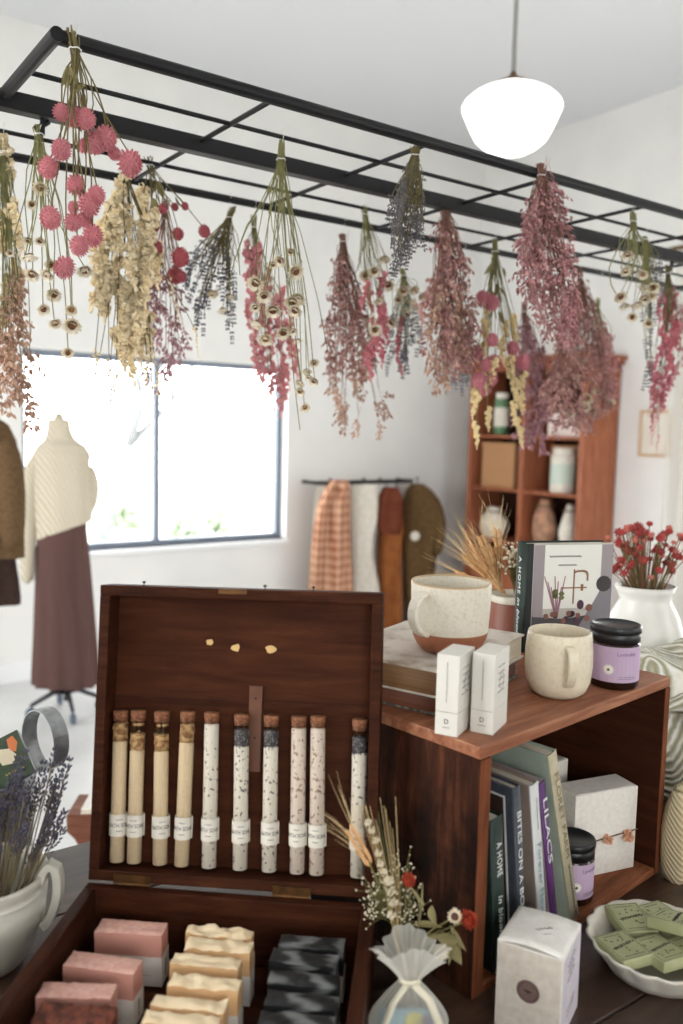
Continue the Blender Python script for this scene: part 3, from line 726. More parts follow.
# mugs
M_STONE = mat('speckled_oatmeal_glaze', C(214, 206, 190), .3, C(196, 184, 162), 260, lo=.5, hi=.75, spec=.5)
M_RUSTG = mat('bare_rust_stoneware', C(166, 104, 74), .5, C(150, 92, 64), 60); M_RIMG = mat('tan_rim_glaze', C(176, 148, 112), .35)
M_CREAMG = mat('cream_stoneware', C(222, 210, 186), .4, C(206, 190, 162), 180, lo=.5, hi=.8)
def handle(pts, r, n=10, flat=1.4):
    return MB().tube(pts, r, n)
def arc_pts(x0, z0, x1, z1, out, k=12):
    return [(x0 + (x1 - x0) * i / k + out * math.sin(PI * i / k) ** .8, 0, z0 + (z1 - z0) * i / k) for i in range(k + 1)]
zs = CTZ + .056
p = PZ(449, 650, zs)
mg = empty('mug', (p.x, p.y, zs + .0004), RV + math.radians(-135)); tag(mg, 'speckled cream mug with bare rust base on the old books', 'mug')
R, H = .0485, .086
prof = [(0, .002), (.026, .002), (.028, 0), (.0315, 0), (.040, .008), (.0450, .018), (.0465, .026)]
prof2 = [(.0465, .026), (.048, .05), (.0487, .07), (.0490, H - .002)]
mb = MB(); mb.lathe(prof, 48); mb.mi = 1; mb.lathe(prof2, 48); mb.mi = 2; mb.lathe([(.0490, H - .002), (.0483, H), (.0465, H), (.0458, H - .002)], 48)
mb.mi = 1; mb.lathe([(.0458, H - .002), (.0455, .05), (.043, .025), (.036, .010), (0, .007)], 48)
mb.build('cup', [M_RUSTG, M_STONE, M_RIMG], mg, smooth=True)
pts = [(.046, 0, .074), (.055, 0, .0755), (.064, 0, .072), (.070, 0, .064), (.072, 0, .054), (.070, 0, .043), (.063, 0, .034), (.054, 0, .028), (.0455, 0, .026)]
MB().strip(pts, (0, .0068, 0), .0034).build('handle', M_STONE, mg, smooth=True, bevel=.0025, seg=3, sub=1)
p = PZ(557, 693, CTZ)
mg = empty('mug', (p.x, p.y, CTZ + .0004), RV + math.radians(-87)); tag(mg, 'plain round cream mug beside the lilac jar on the crate', 'mug')
H = .080; k_ = .0415
mb = MB().lathe([(0, .002), (.024, .002), (.025, 0), (.028, 0), (.0345, .006), (.0395, .018), (k_, .036), (k_ * .995, .056), (k_ * .96, .072), (k_ * .93, H - .001), (k_ * .90, H), (k_ * .87, H - .001), (k_ * .89, .066), (k_ * .92, .04), (.034, .014), (.02, .007), (0, .006)], 48)
mb.build('cup', M_CREAMG, mg, smooth=True)
pts = [(.0385, 0, .066), (.047, 0, .0675), (.0545, 0, .064), (.0575, 0, .054), (.0565, 0, .042), (.0525, 0, .030), (.046, 0, .023), (.0385, 0, .021)]
MB().strip(pts, (0, .0062, 0), .0032).build('handle', M_CREAMG, mg, smooth=True, bevel=.0025, seg=3, sub=1)

# two old books lying flat under the speckled mug
M_GOLD = mat('tarnished_gold_edge', C(128, 92, 56), .6, C(104, 72, 44), 3, stretch=(2, 2, 140)); M_REDE = mat('red_brown_edge', C(116, 66, 44), .65, C(92, 50, 34), 3, stretch=(2, 2, 140))
M_WORN = mat('worn_pale_cover', C(206, 196, 184), .8, C(150, 128, 108), 22, lo=.5, hi=.72); M_MARB = mat('marbled_paper_cover', C(128, 126, 112), .8, C(62, 58, 52), 140, lo=.4, hi=.6)
def flat_book(z0, th, w_, d_, corner, yaw, covers, e1, e2, label):
    root = empty('old_book', crw(corner[0], corner[1], z0), CR_A + yaw); tag(root, label, 'book', 'old books under the speckled mug')
    b_ = .0028
    pb = MB(); pb.box(.003, w_ - .003, .003, d_ - .003, b_, th - b_)
    o = pb.build('page_block', e2, root)
    MB().grid(lambda u, v: (.0018 - .003 * math.sin(PI * u), d_ * v, b_ * .5 + (th - b_) * u), 7, 2).build('fore_edge', e1, root, smooth=True, solid=.0012)
    MB().box(0, w_, 0, d_, 0, b_).build('cover_board', covers, root, bevel=.0008)
    MB().box(0, w_, 0, d_, th - b_, th).build('cover_board', covers, root, bevel=.0008)
    return root
flat_book(CRH, .0235, .21, .165, (.040, .083), math.radians(13), M_MARB, M_REDE, M_REDE, 'marbled old book with red brown edges, under the thicker gold edged one')
flat_book(CRH + .0237, .032, .234, .165, (.032, .076), math.radians(14), M_WORN, M_GOLD, M_PAPER, 'thick old book with gold brown edge directly beneath the speckled mug')

# two slim white cartons
M_CART = mat('matt_white_carton', C(214, 209, 200), .7); M_SEAM = mat('carton_seam', C(96, 92, 88), .8)
def carton(corner_px, yaw, label, sc=1.0):
    p = PZ(*corner_px, CTZ); w_, d_, h_ = .049, .0255, .088 * sc
    root = empty('carton', (p.x, p.y, CTZ + .0003), CR_A + yaw); tag(root, label, 'carton', 'slim white cartons on the crate')
    MB().box(0, w_, 0, d_, 0, h_ * .285).build('carton_base', M_CART, root, bevel=.0006)
    up_ = MB().box(0, w_, 0, d_, h_ * .289, h_).build('carton_sleeve', M_CART, root, bevel=.0006)
    MB().box(.0006, w_ - .0006, .0006, d_ - .0006, h_ * .28, h_ * .295).build('carton_seam', M_SEAM, root)
    face_text(up_, text_mesh('D', .0075, M_INK), (-.0001, d_ / 2, h_ * .17), (0, -1, 0), (0, 0, 1))
    face_text(up_, squiggle(.008, .0009, 6, 2, .0002), (-.0001, d_ / 2, h_ * .10), (0, -1, 0), (0, 0, 1))
    face_text(up_, squiggle(.044, .0012, 18, 4, .0002), (-.0001, d_ * .52, h_ * .66), (0, 0, -1), (0, -1, 0))
    for k in range(5): face_text(up_, squiggle(.024 - .003 * (k % 2), .0011, 10, 7 + k, .0002), (w_ * .45, -.0001, h_ * (.82 - .08 * k)), (1, 0, 0), (0, 0, 1))
    face_text(up_, MB().tube([(.007 * math.cos(2 * PI * i / 16), .009 * math.sin(2 * PI * i / 16), 0) for i in range(17)], .0002, 4).mesh('lettering', M_INK), (w_ * .5, -.0001, h_ * .62), (1, 0, 0), (0, 0, 1))
    return root
carton((457, 738), math.radians(20), 'slim white carton nearer the crate left end')
carton((492.5, 736), math.radians(19), 'slim white carton overlapping the other, nearer the round mug')

# book standing on the crate, still life on its cover
p = PD(524, 660, 1.24) - r0 * .002; sa = math.radians(-21)
Mb = Matrix.Translation((p.x, p.y, CTZ + .0005)) @ Matrix.Rotation(sa, 4, 'Z')
root = empty('book', p); root.matrix_world = Mb; tag(root, 'green spined book with a kitchen still life cover, standing on the crate', 'book')
bw, bh, bt = .142, .163, .031
MB().box(.003, bw - .004, .0025, bt - .0025, .003, bh - .003).build('page_block', M_PAPER, root)
COVG = mat('still_life_backdrop', C(196, 190, 182), .45, C(180, 172, 164), 14); MB().box(0, bw, 0, .0022, 0, bh).build('cover_board', COVG, root, bevel=.0006)
MB().box(0, bw, bt - .0022, bt, 0, bh).build('cover_board', M_GREENB, root, bevel=.0006)
MB().grid(lambda u, v: (-.0016 * math.sin(PI * u), bt * u, bh * v), 9, 2).build('spine', M_GREENB, root, smooth=True, solid=.0016)
MB().box(0, .010, -.0004, 0, 0, bh).build('hinge_band', mat('black_green_band', C(22, 30, 28), .5), root)
me = text_mesh('A HOME', .0115, M_WHITEINK, width=.056, spacing=1.2); face_text(root, me, (-.0034, bt / 2, bh * .70), (0, 0, -1), (0, -1, 0))
me = text_mesh('in bloom', .0115, M_WHITEINK, width=.062, shear=.25); face_text(root, me, (-.0034, bt / 2, bh * .30), (0, 0, -1), (0, -1, 0))
face_text(root, squiggle(.052, .003, 12, 2, .0005), (.062, -.0006, bh * .88), (1, 0, 0), (0, 0, 1)); face_text(root, squiggle(.03, .0025, 8, 3, .0005), (.066, -.0006, bh * .80), (1, 0, 0), (0, 0, 1))
def art(name, m, polys, z=.0004):
    mb = MB()
    for pl_ in polys: mb.poly([(x * bw, y * bh) for x, y in pl_], 0, z)
    o = mb.build(name, m, root); o.matrix_local = frame((0, -.0001, 0), (1, 0, 0), (0, 0, 1), (0, -1, 0)); return o
def ell(cx, cy, rx, ry, k=12): return [(cx + rx * math.cos(2 * PI * i / k), cy + ry * math.sin(2 * PI * i / k)) for i in range(k)]
art('printed_window', mat('print_pale_window', C(228, 226, 218), .45), [[(.20, .40), (.86, .40), (.86, .985), (.20, .985)]], .0003)
art('printed_wall', mat('print_mauve_grey', C(150, 140, 142), .45), [[(.08, .30), (.20, .30), (.20, .985), (.08, .985)]], .0003)
art('printed_wall', bpy.data.materials['print_mauve_grey'], [[(.86, .45), (.995, .45), (.995, .985), (.86, .985)]], .0003)
art('printed_table', mat('print_charcoal', C(72, 68, 70), .45), [[(.08, 0), (.995, 0), (.995, .42), (.80, .34), (.45, .30), (.08, .33)]], .0005)
art('printed_drape', mat('print_grey_linen', C(126, 122, 126), .45), [[(.62, .22), (.78, .44), (.90, .62), (.995, .60), (.995, .25), (.85, .16)]], .0006)
art('printed_jug', mat('print_dark_jug', C(58, 50, 52), .45), [ell(.90, .62, .09, .075)], .0007)
art('printed_tap', mat('print_brass_tap', C(134, 96, 58), .45), [[(.545, .735), (.58, .75), (.66, .752), (.70, .74), (.715, .71), (.715, .65), (.695, .65), (.695, .70), (.68, .725), (.65, .734), (.58, .732), (.545, .715)], [(.54, .76), (.556, .76), (.556, .44), (.54, .44)], [(.40, .595), (.70, .595), (.70, .583), (.40, .583)], [(.63, .62), (.66, .62), (.66, .56), (.63, .56)]], .0008)
art('printed_leaves', mat('print_leaf_green', C(112, 124, 62), .5), [ell(.36 + .05 * math.cos(k * 2.1), .50 + .012 * k, .035, .022, 6) for k in range(6)] + [ell(.25 + .12 * k, .17, .05, .028, 7) for k in range(4)], .0008)
art('printed_stems', mat('print_stem_mauve', C(150, 112, 122), .5), [[(.20 + .04 * k, .70 - .05 * (k % 3)), (.21 + .04 * k, .70 - .05 * (k % 3)), (.37, .30), (.355, .30)] for k in range(7)], .0008)
rr = random.Random(5)
fruit = [(rr.uniform(.24, .62), rr.uniform(.12, .36)) for _ in range(22)]
art('printed_plums', mat('print_plum', C(74, 46, 62), .5), [ell(x, y, .034, .030, 9) for x, y in fruit[:12]] + [ell(.635, .43, .04, .045, 10)], .0010)
art('printed_figs', mat('print_fig_brown', C(132, 88, 74), .5), [ell(x, y, .028, .026, 9) for x, y in fruit[12:]] + [ell(.74, .40, .04, .035, 10), ell(.72, .30, .035, .03, 9)], .0011)
# ------------------------------------------------------------------ things on the table
def crease(rr, a): return rr.uniform(-a, a)
# lilac sided product carton
pr = PZ(582, 1012, TZ); dd = depth(pr); zt = PD(581, 930, dd).z
a = PZ(492, 943, zt); b = PZ(559.5, 961, zt); c = PZ(581, 931, zt)
w_ = (b - a).xy.length; d_ = (c - b).xy.length * 1.14; h_ = zt - TZ; yaw = (math.atan2(b.y - a.y, b.x - a.x) + math.atan2(c.y - b.y, c.x - b.x) - PI / 2) / 2
a = b - Vector((math.cos(yaw), math.sin(yaw), 0)) * w_
root = empty('product_carton', (a.x + r0.x * .004, a.y + r0.y * .004, TZ), yaw); tag(root, 'white carton with shaded front, lilac side and round mauve sticker', 'carton')
M_GREYC = mat('shaded_linen_print_card', C(206, 196, 184), .8, C(192, 181, 168), 120, stretch=(1, 3, 1)); M_LILS = mat('lilac_card', C(206, 198, 204), .7, C(196, 187, 196), 60)
M_WHC = mat('white_card', C(230, 226, 220), .7, C(220, 214, 206), 70); M_MAUVE = mat('mauve_sticker', C(112, 88, 84), .6, C(100, 78, 74), 120)
MB().box(0, w_, 0, d_, 0, h_).build('carton_body', M_WHC, root, bevel=.0006)
MB().box(.0012, w_ - .0012, -.0005, 0, .001, h_ - .001).build('shaded_front_print', M_GREYC, root)  # shade on the front painted as greyer card over the white body
MB().box(w_, w_ + .0005, .002, d_ - .002, .002, h_ - .003).build('side_print', M_LILS, root)
MB().grid(lambda u, v: (w_ * u, -.0012 + (d_ + .0012) * v, h_ + .0008 + .0042 * math.sin(PI * u) * (1 - .5 * v)), 15, 7).build('top_flap', M_WHC, root, smooth=True, solid=.0008)
sx, sz = w_ * .50, h_ * .52
st = MB().lathe([(0, 0), (.0118, 0), (.0118, .0004), (0, .0004)], 40).build('sticker', M_MAUVE, root); st.matrix_local = frame((sx, -.0005, sz), (1, 0, 0), (0, 0, 1), (0, -1, 0))
bee = MB()
bee.ball((0, 0, .0006), (.0012, .0022, .0004), 8, 4).ball((-.0022, .0004, .0006), (.002, .0010, .0003), 8, 4).ball((.0022, .0004, .0006), (.002, .0010, .0003), 8, 4)
link('emblem', bee.mesh('emblem', M_INK), st)
for k in range(22):
    a_ = 2 * PI * k / 22
    if k % 11 > 8: continue
link('lettering', MB().tube([((.0093 + .0006 * math.sin(i * 2.6)) * math.cos(2 * PI * i / 90), (.0093 + .0006 * math.sin(i * 2.6)) * math.sin(2 * PI * i / 90), .0005) for i in range(90)], .00018, 4).mesh('lettering', M_INK), st)
for k, (ww, hh) in enumerate(((.026, .0032), (.020, .0028), (.026, .0032))):
    face_text(root, squiggle(ww, hh, 5, k + 2, .00025), (w_ + .0006, d_ * .45, h_ * (.84 - .09 * k)), (0, 1, .25), (0, -.25, 1))
for k in range(2): face_text(root, squiggle(.028, .002, 8, k + 8, .0002), (w_ + .0006, d_ * .5, h_ * (.30 - .06 * k)), (0, 1, .25), (0, -.25, 1))
face_text(root, squiggle(.019, .004, 4, 21, .0003), (w_ * .55, d_ * .52, h_ + .0044), (.75, .66, 0), (-.66, .75, 0)); face_text(root, squiggle(.010, .0012, 4, 22, .0002), (w_ * .62, d_ * .40, h_ + .0044), (.75, .66, 0), (-.66, .75, 0))

# scalloped dish of green wrapped soaps
M_DISH = mat('white_glazed_dish', C(226, 220, 208), .25, C(216, 208, 194), 12, spec=.5)
p = PZ(660, 941, TZ + .030); DR = .077
dish = empty('scalloped_dish', (p.x, p.y, TZ + .0002)); tag(dish, 'white scalloped dish filled with green wrapped soaps', 'dish')
sc_ = lambda th, i: 1 + (.045 * abs(math.sin(8.5 * th)) - .02) * max(0, (i if i < 7 else 13 - i) - 2) / 4.0
MB().lathe([(0, .004), (.050, .004), (.054, 0), (.060, .001), (.066, .010), (.074, .021), (.0815, .0305), (.0825, .033), (.0795, .0335), (.072, .024), (.064, .013), (.055, .008), (0, .0075)], 136, wob=sc_).build('bowl', M_DISH, dish, smooth=True); dish.children[0].scale = (.975, .975, 1)
M_GRN = mat('sage_green_wrapper', C(176, 177, 138), .65, C(165, 167, 124), 40); M_GRNI = mat('dark_green_print', C(66, 82, 50), .7)
def green_soap(px, py, z, yaw, tx, ty, label):
    q = PZ(px, py, TZ + z); root = empty('wrapped_soap', (q.x, q.y, TZ + z), 0, (tx, ty, yaw)); tag(root, label, 'soap', 'green wrapped soaps in the scalloped dish')
    w2, d2, h2 = .0205, .027, .0125
    MB().box(-w2, w2, -d2, d2, -h2, 0).build('wrapper', M_GRN, root, bevel=.0012)
    bd = MB(); e = .0022
    for (x0_, x1_, y0_, y1_) in ((-w2 + e, w2 - e, -d2 + e, -d2 + e + .0004), (-w2 + e, w2 - e, d2 - e - .0004, d2 - e), (-w2 + e, -w2 + e + .0004, -d2 + e, d2 - e), (w2 - e - .0004, w2 - e, -d2 + e, d2 - e)):
        bd.box(x0_, x1_, y0_, y1_, 0, .0002)
    bd.build('border_print', M_GRNI, root)
    o = link('lettering', squiggle(.031, .0055, 8, int(px), .0004), root); o.matrix_local = frame((0, 0, .0002), (1, .22, 0), (-.22, 1, 0), (0, 0, 1))
    lf = MB(); rr = random.Random(int(px * 3))
    for k in range(9):
        lf.ball((0, 0, 0), (.0022, .0009, .0002), 6, 3, Matrix.Translation((rr.uniform(-.014, .014), rr.choice([-1, 1]) * rr.uniform(.006, .017), .0002)) @ Matrix.Rotation(rr.uniform(0, 6), 4, 'Z'))
    lf.build('sprig_print', M_GRNI, root)
    o = link('lettering', squiggle(.026, .0012, 12, int(py), .0002), root); o.matrix_local = frame((0, -.020, .0002), (1, 0, 0), (0, 1, 0), (0, 0, 1))
    o = link('lettering', squiggle(.022, .001, 12, int(py) + 1, .0002), root); o.matrix_local = frame((0, .020, .0002), (1, 0, 0), (0, 1, 0), (0, 0, 1))
gy = -HEAD
for args in [(631, 917, .035, gy + .15, .06, -.02, 'green wrapped soap at the back left of the scalloped dish'), (664, 914, .035, gy + .5, .0, .05, 'green wrapped soap under the topmost one at the back of the dish'),
             (623, 945, .036, gy + .36, -.06, -.03, 'green wrapped soap at the front left edge of the scalloped dish'), (660, 947, .036, gy + .42, -.10, .0, 'green wrapped soap at the front of the dish, right of its twin'),
             (677, 917, .053, gy + .72, -.20, .10, 'topmost green wrapped soap resting across the others in the dish'), (693, 948, .034, gy + .3, -.05, -.1, 'green wrapped soap at the right rim of the dish')]: green_soap(*args)

# woven cream pouch and knitted throw at the right
def weave(name, c1, c2, scale, ax=(1, 1, 1), dist=1.5, bump=.8):
    m = bpy.data.materials.new(name); m.use_nodes = True; N = m.node_tree.nodes; L = m.node_tree.links; b = N['Principled BSDF']
    tc = N.new('ShaderNodeTexCoord'); mp = N.new('ShaderNodeMapping'); mp.inputs['Scale'].default_value = ax; L.new(tc.outputs['Object'], mp.inputs[0])
    wv = N.new('ShaderNodeTexWave'); wv.bands_direction = 'DIAGONAL'; wv.inputs['Scale'].default_value = scale; wv.inputs['Distortion'].default_value = dist; wv.inputs['Detail'].default_value = 2
    L.new(mp.outputs[0], wv.inputs[0]); cr = N.new('ShaderNodeValToRGB'); cr.color_ramp.elements[0].color = c1; cr.color_ramp.elements[1].color = c2
    L.new(wv.outputs['Fac'], cr.inputs[0]); L.new(cr.outputs[0], b.inputs['Base Color']); b.inputs['Roughness'].default_value = .9; b.inputs['Specular IOR Level'].default_value = .1
    bp = N.new('ShaderNodeBump'); bp.inputs['Strength'].default_value = bump; bp.inputs['Distance'].default_value = .004; L.new(wv.outputs['Fac'], bp.inputs['Height']); L.new(bp.outputs[0], b.inputs['Normal'])
    return m
M_POUCH = weave('woven_cream_cotton', C(196, 178, 142), C(220, 204, 172), 75, (1, 1, -1), 1.5, .35); M_KNIT = weave('striped_ivory_knit', C(160, 156, 128), C(238, 234, 224), 42, (1, .5, -.8), 3, 1.0)
p = PZ(687, 893, TZ)
pouch = empty('woven_pouch', (p.x + .006, p.y, TZ + .0005), math.radians(4)); tag(pouch, 'cream woven zip pouch standing right of the crate', 'pouch')
def pf(u, v):
    th = 2 * PI * u; cx, cy = math.cos(th), math.sin(th); z = .124 * v; k = (1 - .35 * v ** 5) * (.86 + .3 * math.sin(PI * min(1, v * 1.1)) ** .7)
    return (.10 + .10 * math.copysign(abs(cx) ** .55, cx) * (.98 + .02 * math.sin(PI * v)), .028 + .030 * math.copysign(abs(cy) ** .7, cy) * k, z + .003 * math.sin(9 * th))
mb = MB().grid(pf, 56, 16, wrap=True); n0 = 56
mb.f.append(tuple(reversed(range(56)))); mb.m.append(0); mb.f.append(tuple(range(56 * 15, 56 * 16))); mb.m.append(0)
mb.build('pouch_body', M_POUCH, pouch, smooth=True)
MB().strip([(.012, .028, .126), (.1, .028, .128), (.188, .028, .126)], (0, .006, 0), .0012).build('zip', mat('zip_tape', C(196, 180, 146), .8), pouch)
p = PD(680, 700, 1.50)
kn = empty('knitted_throw', (p.x, p.y, TZ + .0005)); tag(kn, 'ivory and olive striped knitted throw piled behind the crate right end', 'throw')
def kf(u, v):
    th = 2 * PI * u; ph = v * PI / 2; r = math.cos(ph) ** .45; x = .168 * r * math.cos(th); y = .115 * r * math.sin(th); z = .225 * math.sin(ph) ** .8
    q = Vector((x * 7, y * 7, z * 7)); k = 1 + .16 * noise.noise(q) + .05 * math.sin(10 * th + 8 * v)
    return (x * k, y * k, max(0, z * (1 + .22 * noise.noise(q + Vector((5, 0, 0))))))
mb = MB().grid(kf, 72, 24, wrap=True); mb.f.append(tuple(reversed(range(72)))); mb.m.append(0); mb.build('knit_mound', M_KNIT, kn, smooth=True)
tag(kn, kind=None)
def fold(u, v):
    s_ = -.16 + .30 * u; a_ = -1.0 + 2.2 * v
    return (s_ + .02 * math.sin(4 * v), -.06 + .055 * math.sin(a_) - .045 * math.cos(a_), .10 + .075 * math.cos(a_) + .018 * math.sin(7 * u) - .05 * (u - .5) ** 2)
MB().grid(fold, 30, 16).build('knit_fold', M_KNIT, kn, smooth=True, solid=.008)

# white pitcher with red dried flowers
M_WHITEJ = mat('white_ceramic', C(228, 226, 220), .3, C(218, 215, 208), 14, spec=.5)
p = PD(643, 640, 1.70); base = Vector((p.x, p.y, TZ)); zr = PD(646, 585, 1.70).z - TZ
vs_ = empty('flower_pitcher', base + Vector((0, 0, .0005))); tag(vs_, 'white ceramic pitcher filled with red dried flowers', 'vase')
H = zr
MB().lathe([(0, .003), (.05, .003), (.056, 0), (.062, .006), (.086, .07), (.092, .13), (.084, .185), (.066, H * .80), (.050, H * .90), (.051, H * .95), (.058, H), (.055, H), (.048, H * .95), (.047, H * .9), (.06, H * .8), (.07, .17), (0, .16)], 44,
    wob=lambda th, i: 1 + (.10 * max(0, math.cos(th - 2.6)) ** 4 if i in (9, 10, 11) else 0)).build('pitcher_body', M_WHITEJ, vs_, smooth=True)
M_STEMR = mat('brown_red_stem', C(126, 86, 62), .9); M_STEMG = mat('olive_dried_stem', C(118, 112, 66), .9, C(96, 92, 52), 60)
M_REDF = mat('red_dried_bloom', C(176, 72, 66), .85, C(150, 50, 50), 120, rand=.25); M_PINKF = mat('dusty_coral_bloom', C(206, 120, 108), .85, rand=.2)
def head_ball(r, seed, n=30, flat=.8):
    mb = MB(); rr = random.Random(seed)
    mb.ball((0, 0, 0), (r * .62, r * .62, r * .62 * flat), 8, 5)
    for q in range(n):
        zf = 1 - 2 * (q + .5) / n; ph = q * 2.39996; d = Vector((math.sqrt(1 - zf * zf) * math.cos(ph), math.sqrt(1 - zf * zf) * math.sin(ph), zf))
        mb.ball((0, 0, 0), (r * .2, r * .12, r * .42), 4, 3, align((d.x * r * .6, d.y * r * .6, d.z * r * .6 * flat), d, rr.uniform(0, 6)))
    return mb
red_me = [head_ball(.0098, k, 22).mesh('flower_head', M_REDF, True) for k in range(3)] + [head_ball(.008, 9, 20).mesh('flower_head', M_PINKF, True)]
rr = random.Random(3); stem = MB(); stem2 = MB()
for k in range(98):
    a_ = rr.uniform(0, 2 * PI); s_ = math.sqrt(rr.uniform(0, 1)); top = Vector((.092 * s_ * math.cos(a_), .075 * s_ * math.sin(a_), H + .018 + .092 * rr.random() ** .8 + .02 * (1 - s_)))
    bot = Vector((.02 * rr.uniform(-1, 1), .02 * rr.uniform(-1, 1), .166)); mid = Vector((.038 * s_ * math.cos(a_), .036 * s_ * math.sin(a_), H * .97))
    (stem if k % 2 else stem2).tube([bot, mid, mid.lerp(top, .6) + Vector((0, 0, .006)), top], .0011, 4)
    o = link('flower_head', rr.choice(red_me), vs_); o.matrix_local = align(top, top - mid, rr.uniform(0, 6), rr.uniform(.7, 1.15))
stem.build('stems', M_STEMR, vs_); stem2.build('stems', M_STEMG, vs_)

# wheat in a rust brown pot behind the books
M_WHEAT = mat('ripe_wheat', C(218, 176, 126), .8, C(200, 150, 100), 90, rand=.12); M_AWN = mat('wheat_awn', C(226, 196, 148), .8); M_GYP = mat('ivory_gypsophila', C(220, 208, 184), .85)
def wheat_head(L=.058, awn=.075, seed=0):
    mb = MB(); rr = random.Random(seed); aw = MB()
    for k in range(11):
        for s_ in (-1, 1):
            z = L * k / 11; x = s_ * .0042 * (1 - .25 * abs(k / 5.5 - 1))
            mb.ball((0, 0, 0), (.0028, .0026, .0062), 6, 4, Matrix.Translation((x, rr.uniform(-.0012, .0012), z + (.002 if s_ > 0 else 0))) @ Matrix.Rotation(s_ * .32, 4, 'Y'))
            e = Vector((s_ * (.008 + .022 * rr.random()), rr.uniform(-.01, .01), z + awn * rr.uniform(.75, 1.1)))
            aw.tube([(x, 0, z + .004), (x * .6 + e.x * .4, e.y * .4, z + (e.z - z) * .5), e], [.00035, .00028, .00012], 3)
    return mb.mesh('wheat_ear', M_WHEAT, True), aw.mesh('awns', M_AWN)
WH = [wheat_head(seed=k) for k in range(2)]
def add_wheat(parent, pos, d, roll, s=1.0, k=0):
    o = link('wheat_ear', WH[k % 2][0], parent); o.matrix_local = align(pos, d, roll, s); link('awns', WH[k % 2][1], o)
    return o
def gyp_sprig(L, spread, n, seed, r=.0018):
    st, fl = MB(), MB(); rr = random.Random(seed)
    st.tube([(0, 0, 0), (0, 0, L * .5)], .0005, 4)
    for k in range(n):
        z0 = L * rr.uniform(.15, .55); e = Vector((rr.gauss(0, spread), rr.gauss(0, spread), L * rr.uniform(.5, 1.05)))
        m_ = Vector((e.x * .5, e.y * .5, z0 + (e.z - z0) * .6)); st.tube([(0, 0, z0), m_, e], .0003, 3)
        fl.ball(e, r * rr.uniform(.7, 1.2), 6, 4)
    return st, fl
p = PD(512, 640, 1.46)
pot = empty('wheat_pot', (p.x, p.y, TZ + .0005)); tag(pot, 'rust brown pot with pale rim holding wheat, behind the old books', 'pot')
zr = PD(500, 594, 1.46).z - TZ
MB().lathe([(0, .002), (.04, .002), (.043, 0), (.05, .01), (.062, .08), (.058, .15), (.042, zr - .03), (.040, zr - .012)], 36).build('pot_body', mat('rust_glaze', C(126, 70, 52), .5), pot, smooth=True)
MB().lathe([(.040, zr - .012), (.044, zr), (.041, zr + .001), (.037, zr - .012), (.034, .12), (0, .11)], 36).build('pot_rim', M_STONE, pot, smooth=True)
L_ = (-r0); ws = MB(); rr = random.Random(8)
for k, (px, py) in enumerate([(482, 562), (476, 553), (490, 570), (466, 577), (484, 546), (495, 558), (478, 586), (498, 540), (471, 562), (492, 580)]):
    tip = PD(px, py, 1.46 + rr.uniform(-.03, .03)) - Vector((p.x, p.y, TZ)); bot = Vector((rr.uniform(-.01, .01), rr.uniform(-.01, .01), .12)); mid = Vector((-.02 * r0.x, -.02 * r0.y, zr + .005))
    d = (tip - mid).normalized(); ws.tube([bot, mid, tip], .0011, 4); add_wheat(pot, tip - d * .035, d, rr.uniform(0, 3), .95, k)
ws.build('stems', M_AWN, pot)
for k, (px, py) in enumerate([(512, 545), (519, 538), (524, 548), (508, 556)]):
    tip = PD(px, py, 1.45) - Vector((p.x, p.y, TZ)); s_, f_ = gyp_sprig(.085, .011, 34, k, .0026); mid = Vector((0, 0, zr))
    M = align(mid, tip - mid, 0); o = s_.build('gypsophila_stem', M_STEMG, pot); o.matrix_local = M; f_.build('gypsophila_blooms', M_GYP, o, smooth=True)

# cream pitcher full of lavender on the left
M_IRON = mat('cream_ironstone', C(206, 202, 190), .3, C(192, 187, 173), 10, spec=.5)
p = PD(-16, 872, .90); zr = p.z - TZ; R = .066
jug = empty('ironstone_jug', (p.x, p.y, TZ + .0005), RV); tag(jug, 'cream ironstone jug holding dried lavender, left of the chest', 'jug')
MB().lathe([(0, .003), (.034, .003), (.038, 0), (.042, .004), (.052, .022), (.064, .055), (.0668, .085), (.065, zr - .022), (.0635, zr - .014), (.0655, zr - .011), (.067, zr - .004), (.0668, zr), (.064, zr), (.0625, zr - .01), (.060, zr - .03), (.058, .05), (0, .03)], 56).build('jug_body', M_IRON, jug, smooth=True)
hp = [(.0625, zr - .010), (.067, zr + .004), (.073, zr + .010), (.080, zr + .006), (.083, zr - .008), (.082, zr - .026), (.077, zr - .044), (.070, zr - .056), (.0645, zr - .060)]
MB().strip([(x, 0, z) for x, z in hp], (0, .0078, 0), .0048).build('handle', M_IRON, jug, smooth=True, bevel=.003, seg=3, sub=1)
M_LAV = mat('dried_lavender', C(66, 62, 76), .95, C(92, 88, 102), 150, rand=.3); M_LAVS = mat('lavender_stalk', C(94, 78, 58), .9, C(120, 108, 78), 40)
def lav_spike(L, seed, r=.0031, dens=1.0):
    mb = MB(); rr = random.Random(seed); n = int(L / .006 * dens); 
    for k in range(n):
        z = L * k / n + rr.uniform(0, .002)
        if rr.random() < .12 and k < n * .4: continue
        m_ = rr.randint(3, 5); a0 = rr.uniform(0, 6)
        for j in range(m_):
            a_ = a0 + 2 * PI * j / m_; q = r * (1.25 - .5 * k / n)
            mb.ball((0, 0, 0), (.0013, .0013, .0027), 5, 3, Matrix.Translation((q * math.cos(a_), q * math.sin(a_), z)) @ Matrix.Rotation(a_, 4, 'Z') @ Matrix.Rotation(.5, 4, 'Y'))
    return mb.mesh('lavender_spike', M_LAV, True)
LAVM = [lav_spike(.035 + .008 * (k % 3), k) for k in range(5)]
rr = random.Random(17); st = MB()
ct = Vector((0, 0, zr - .02))
spk = []
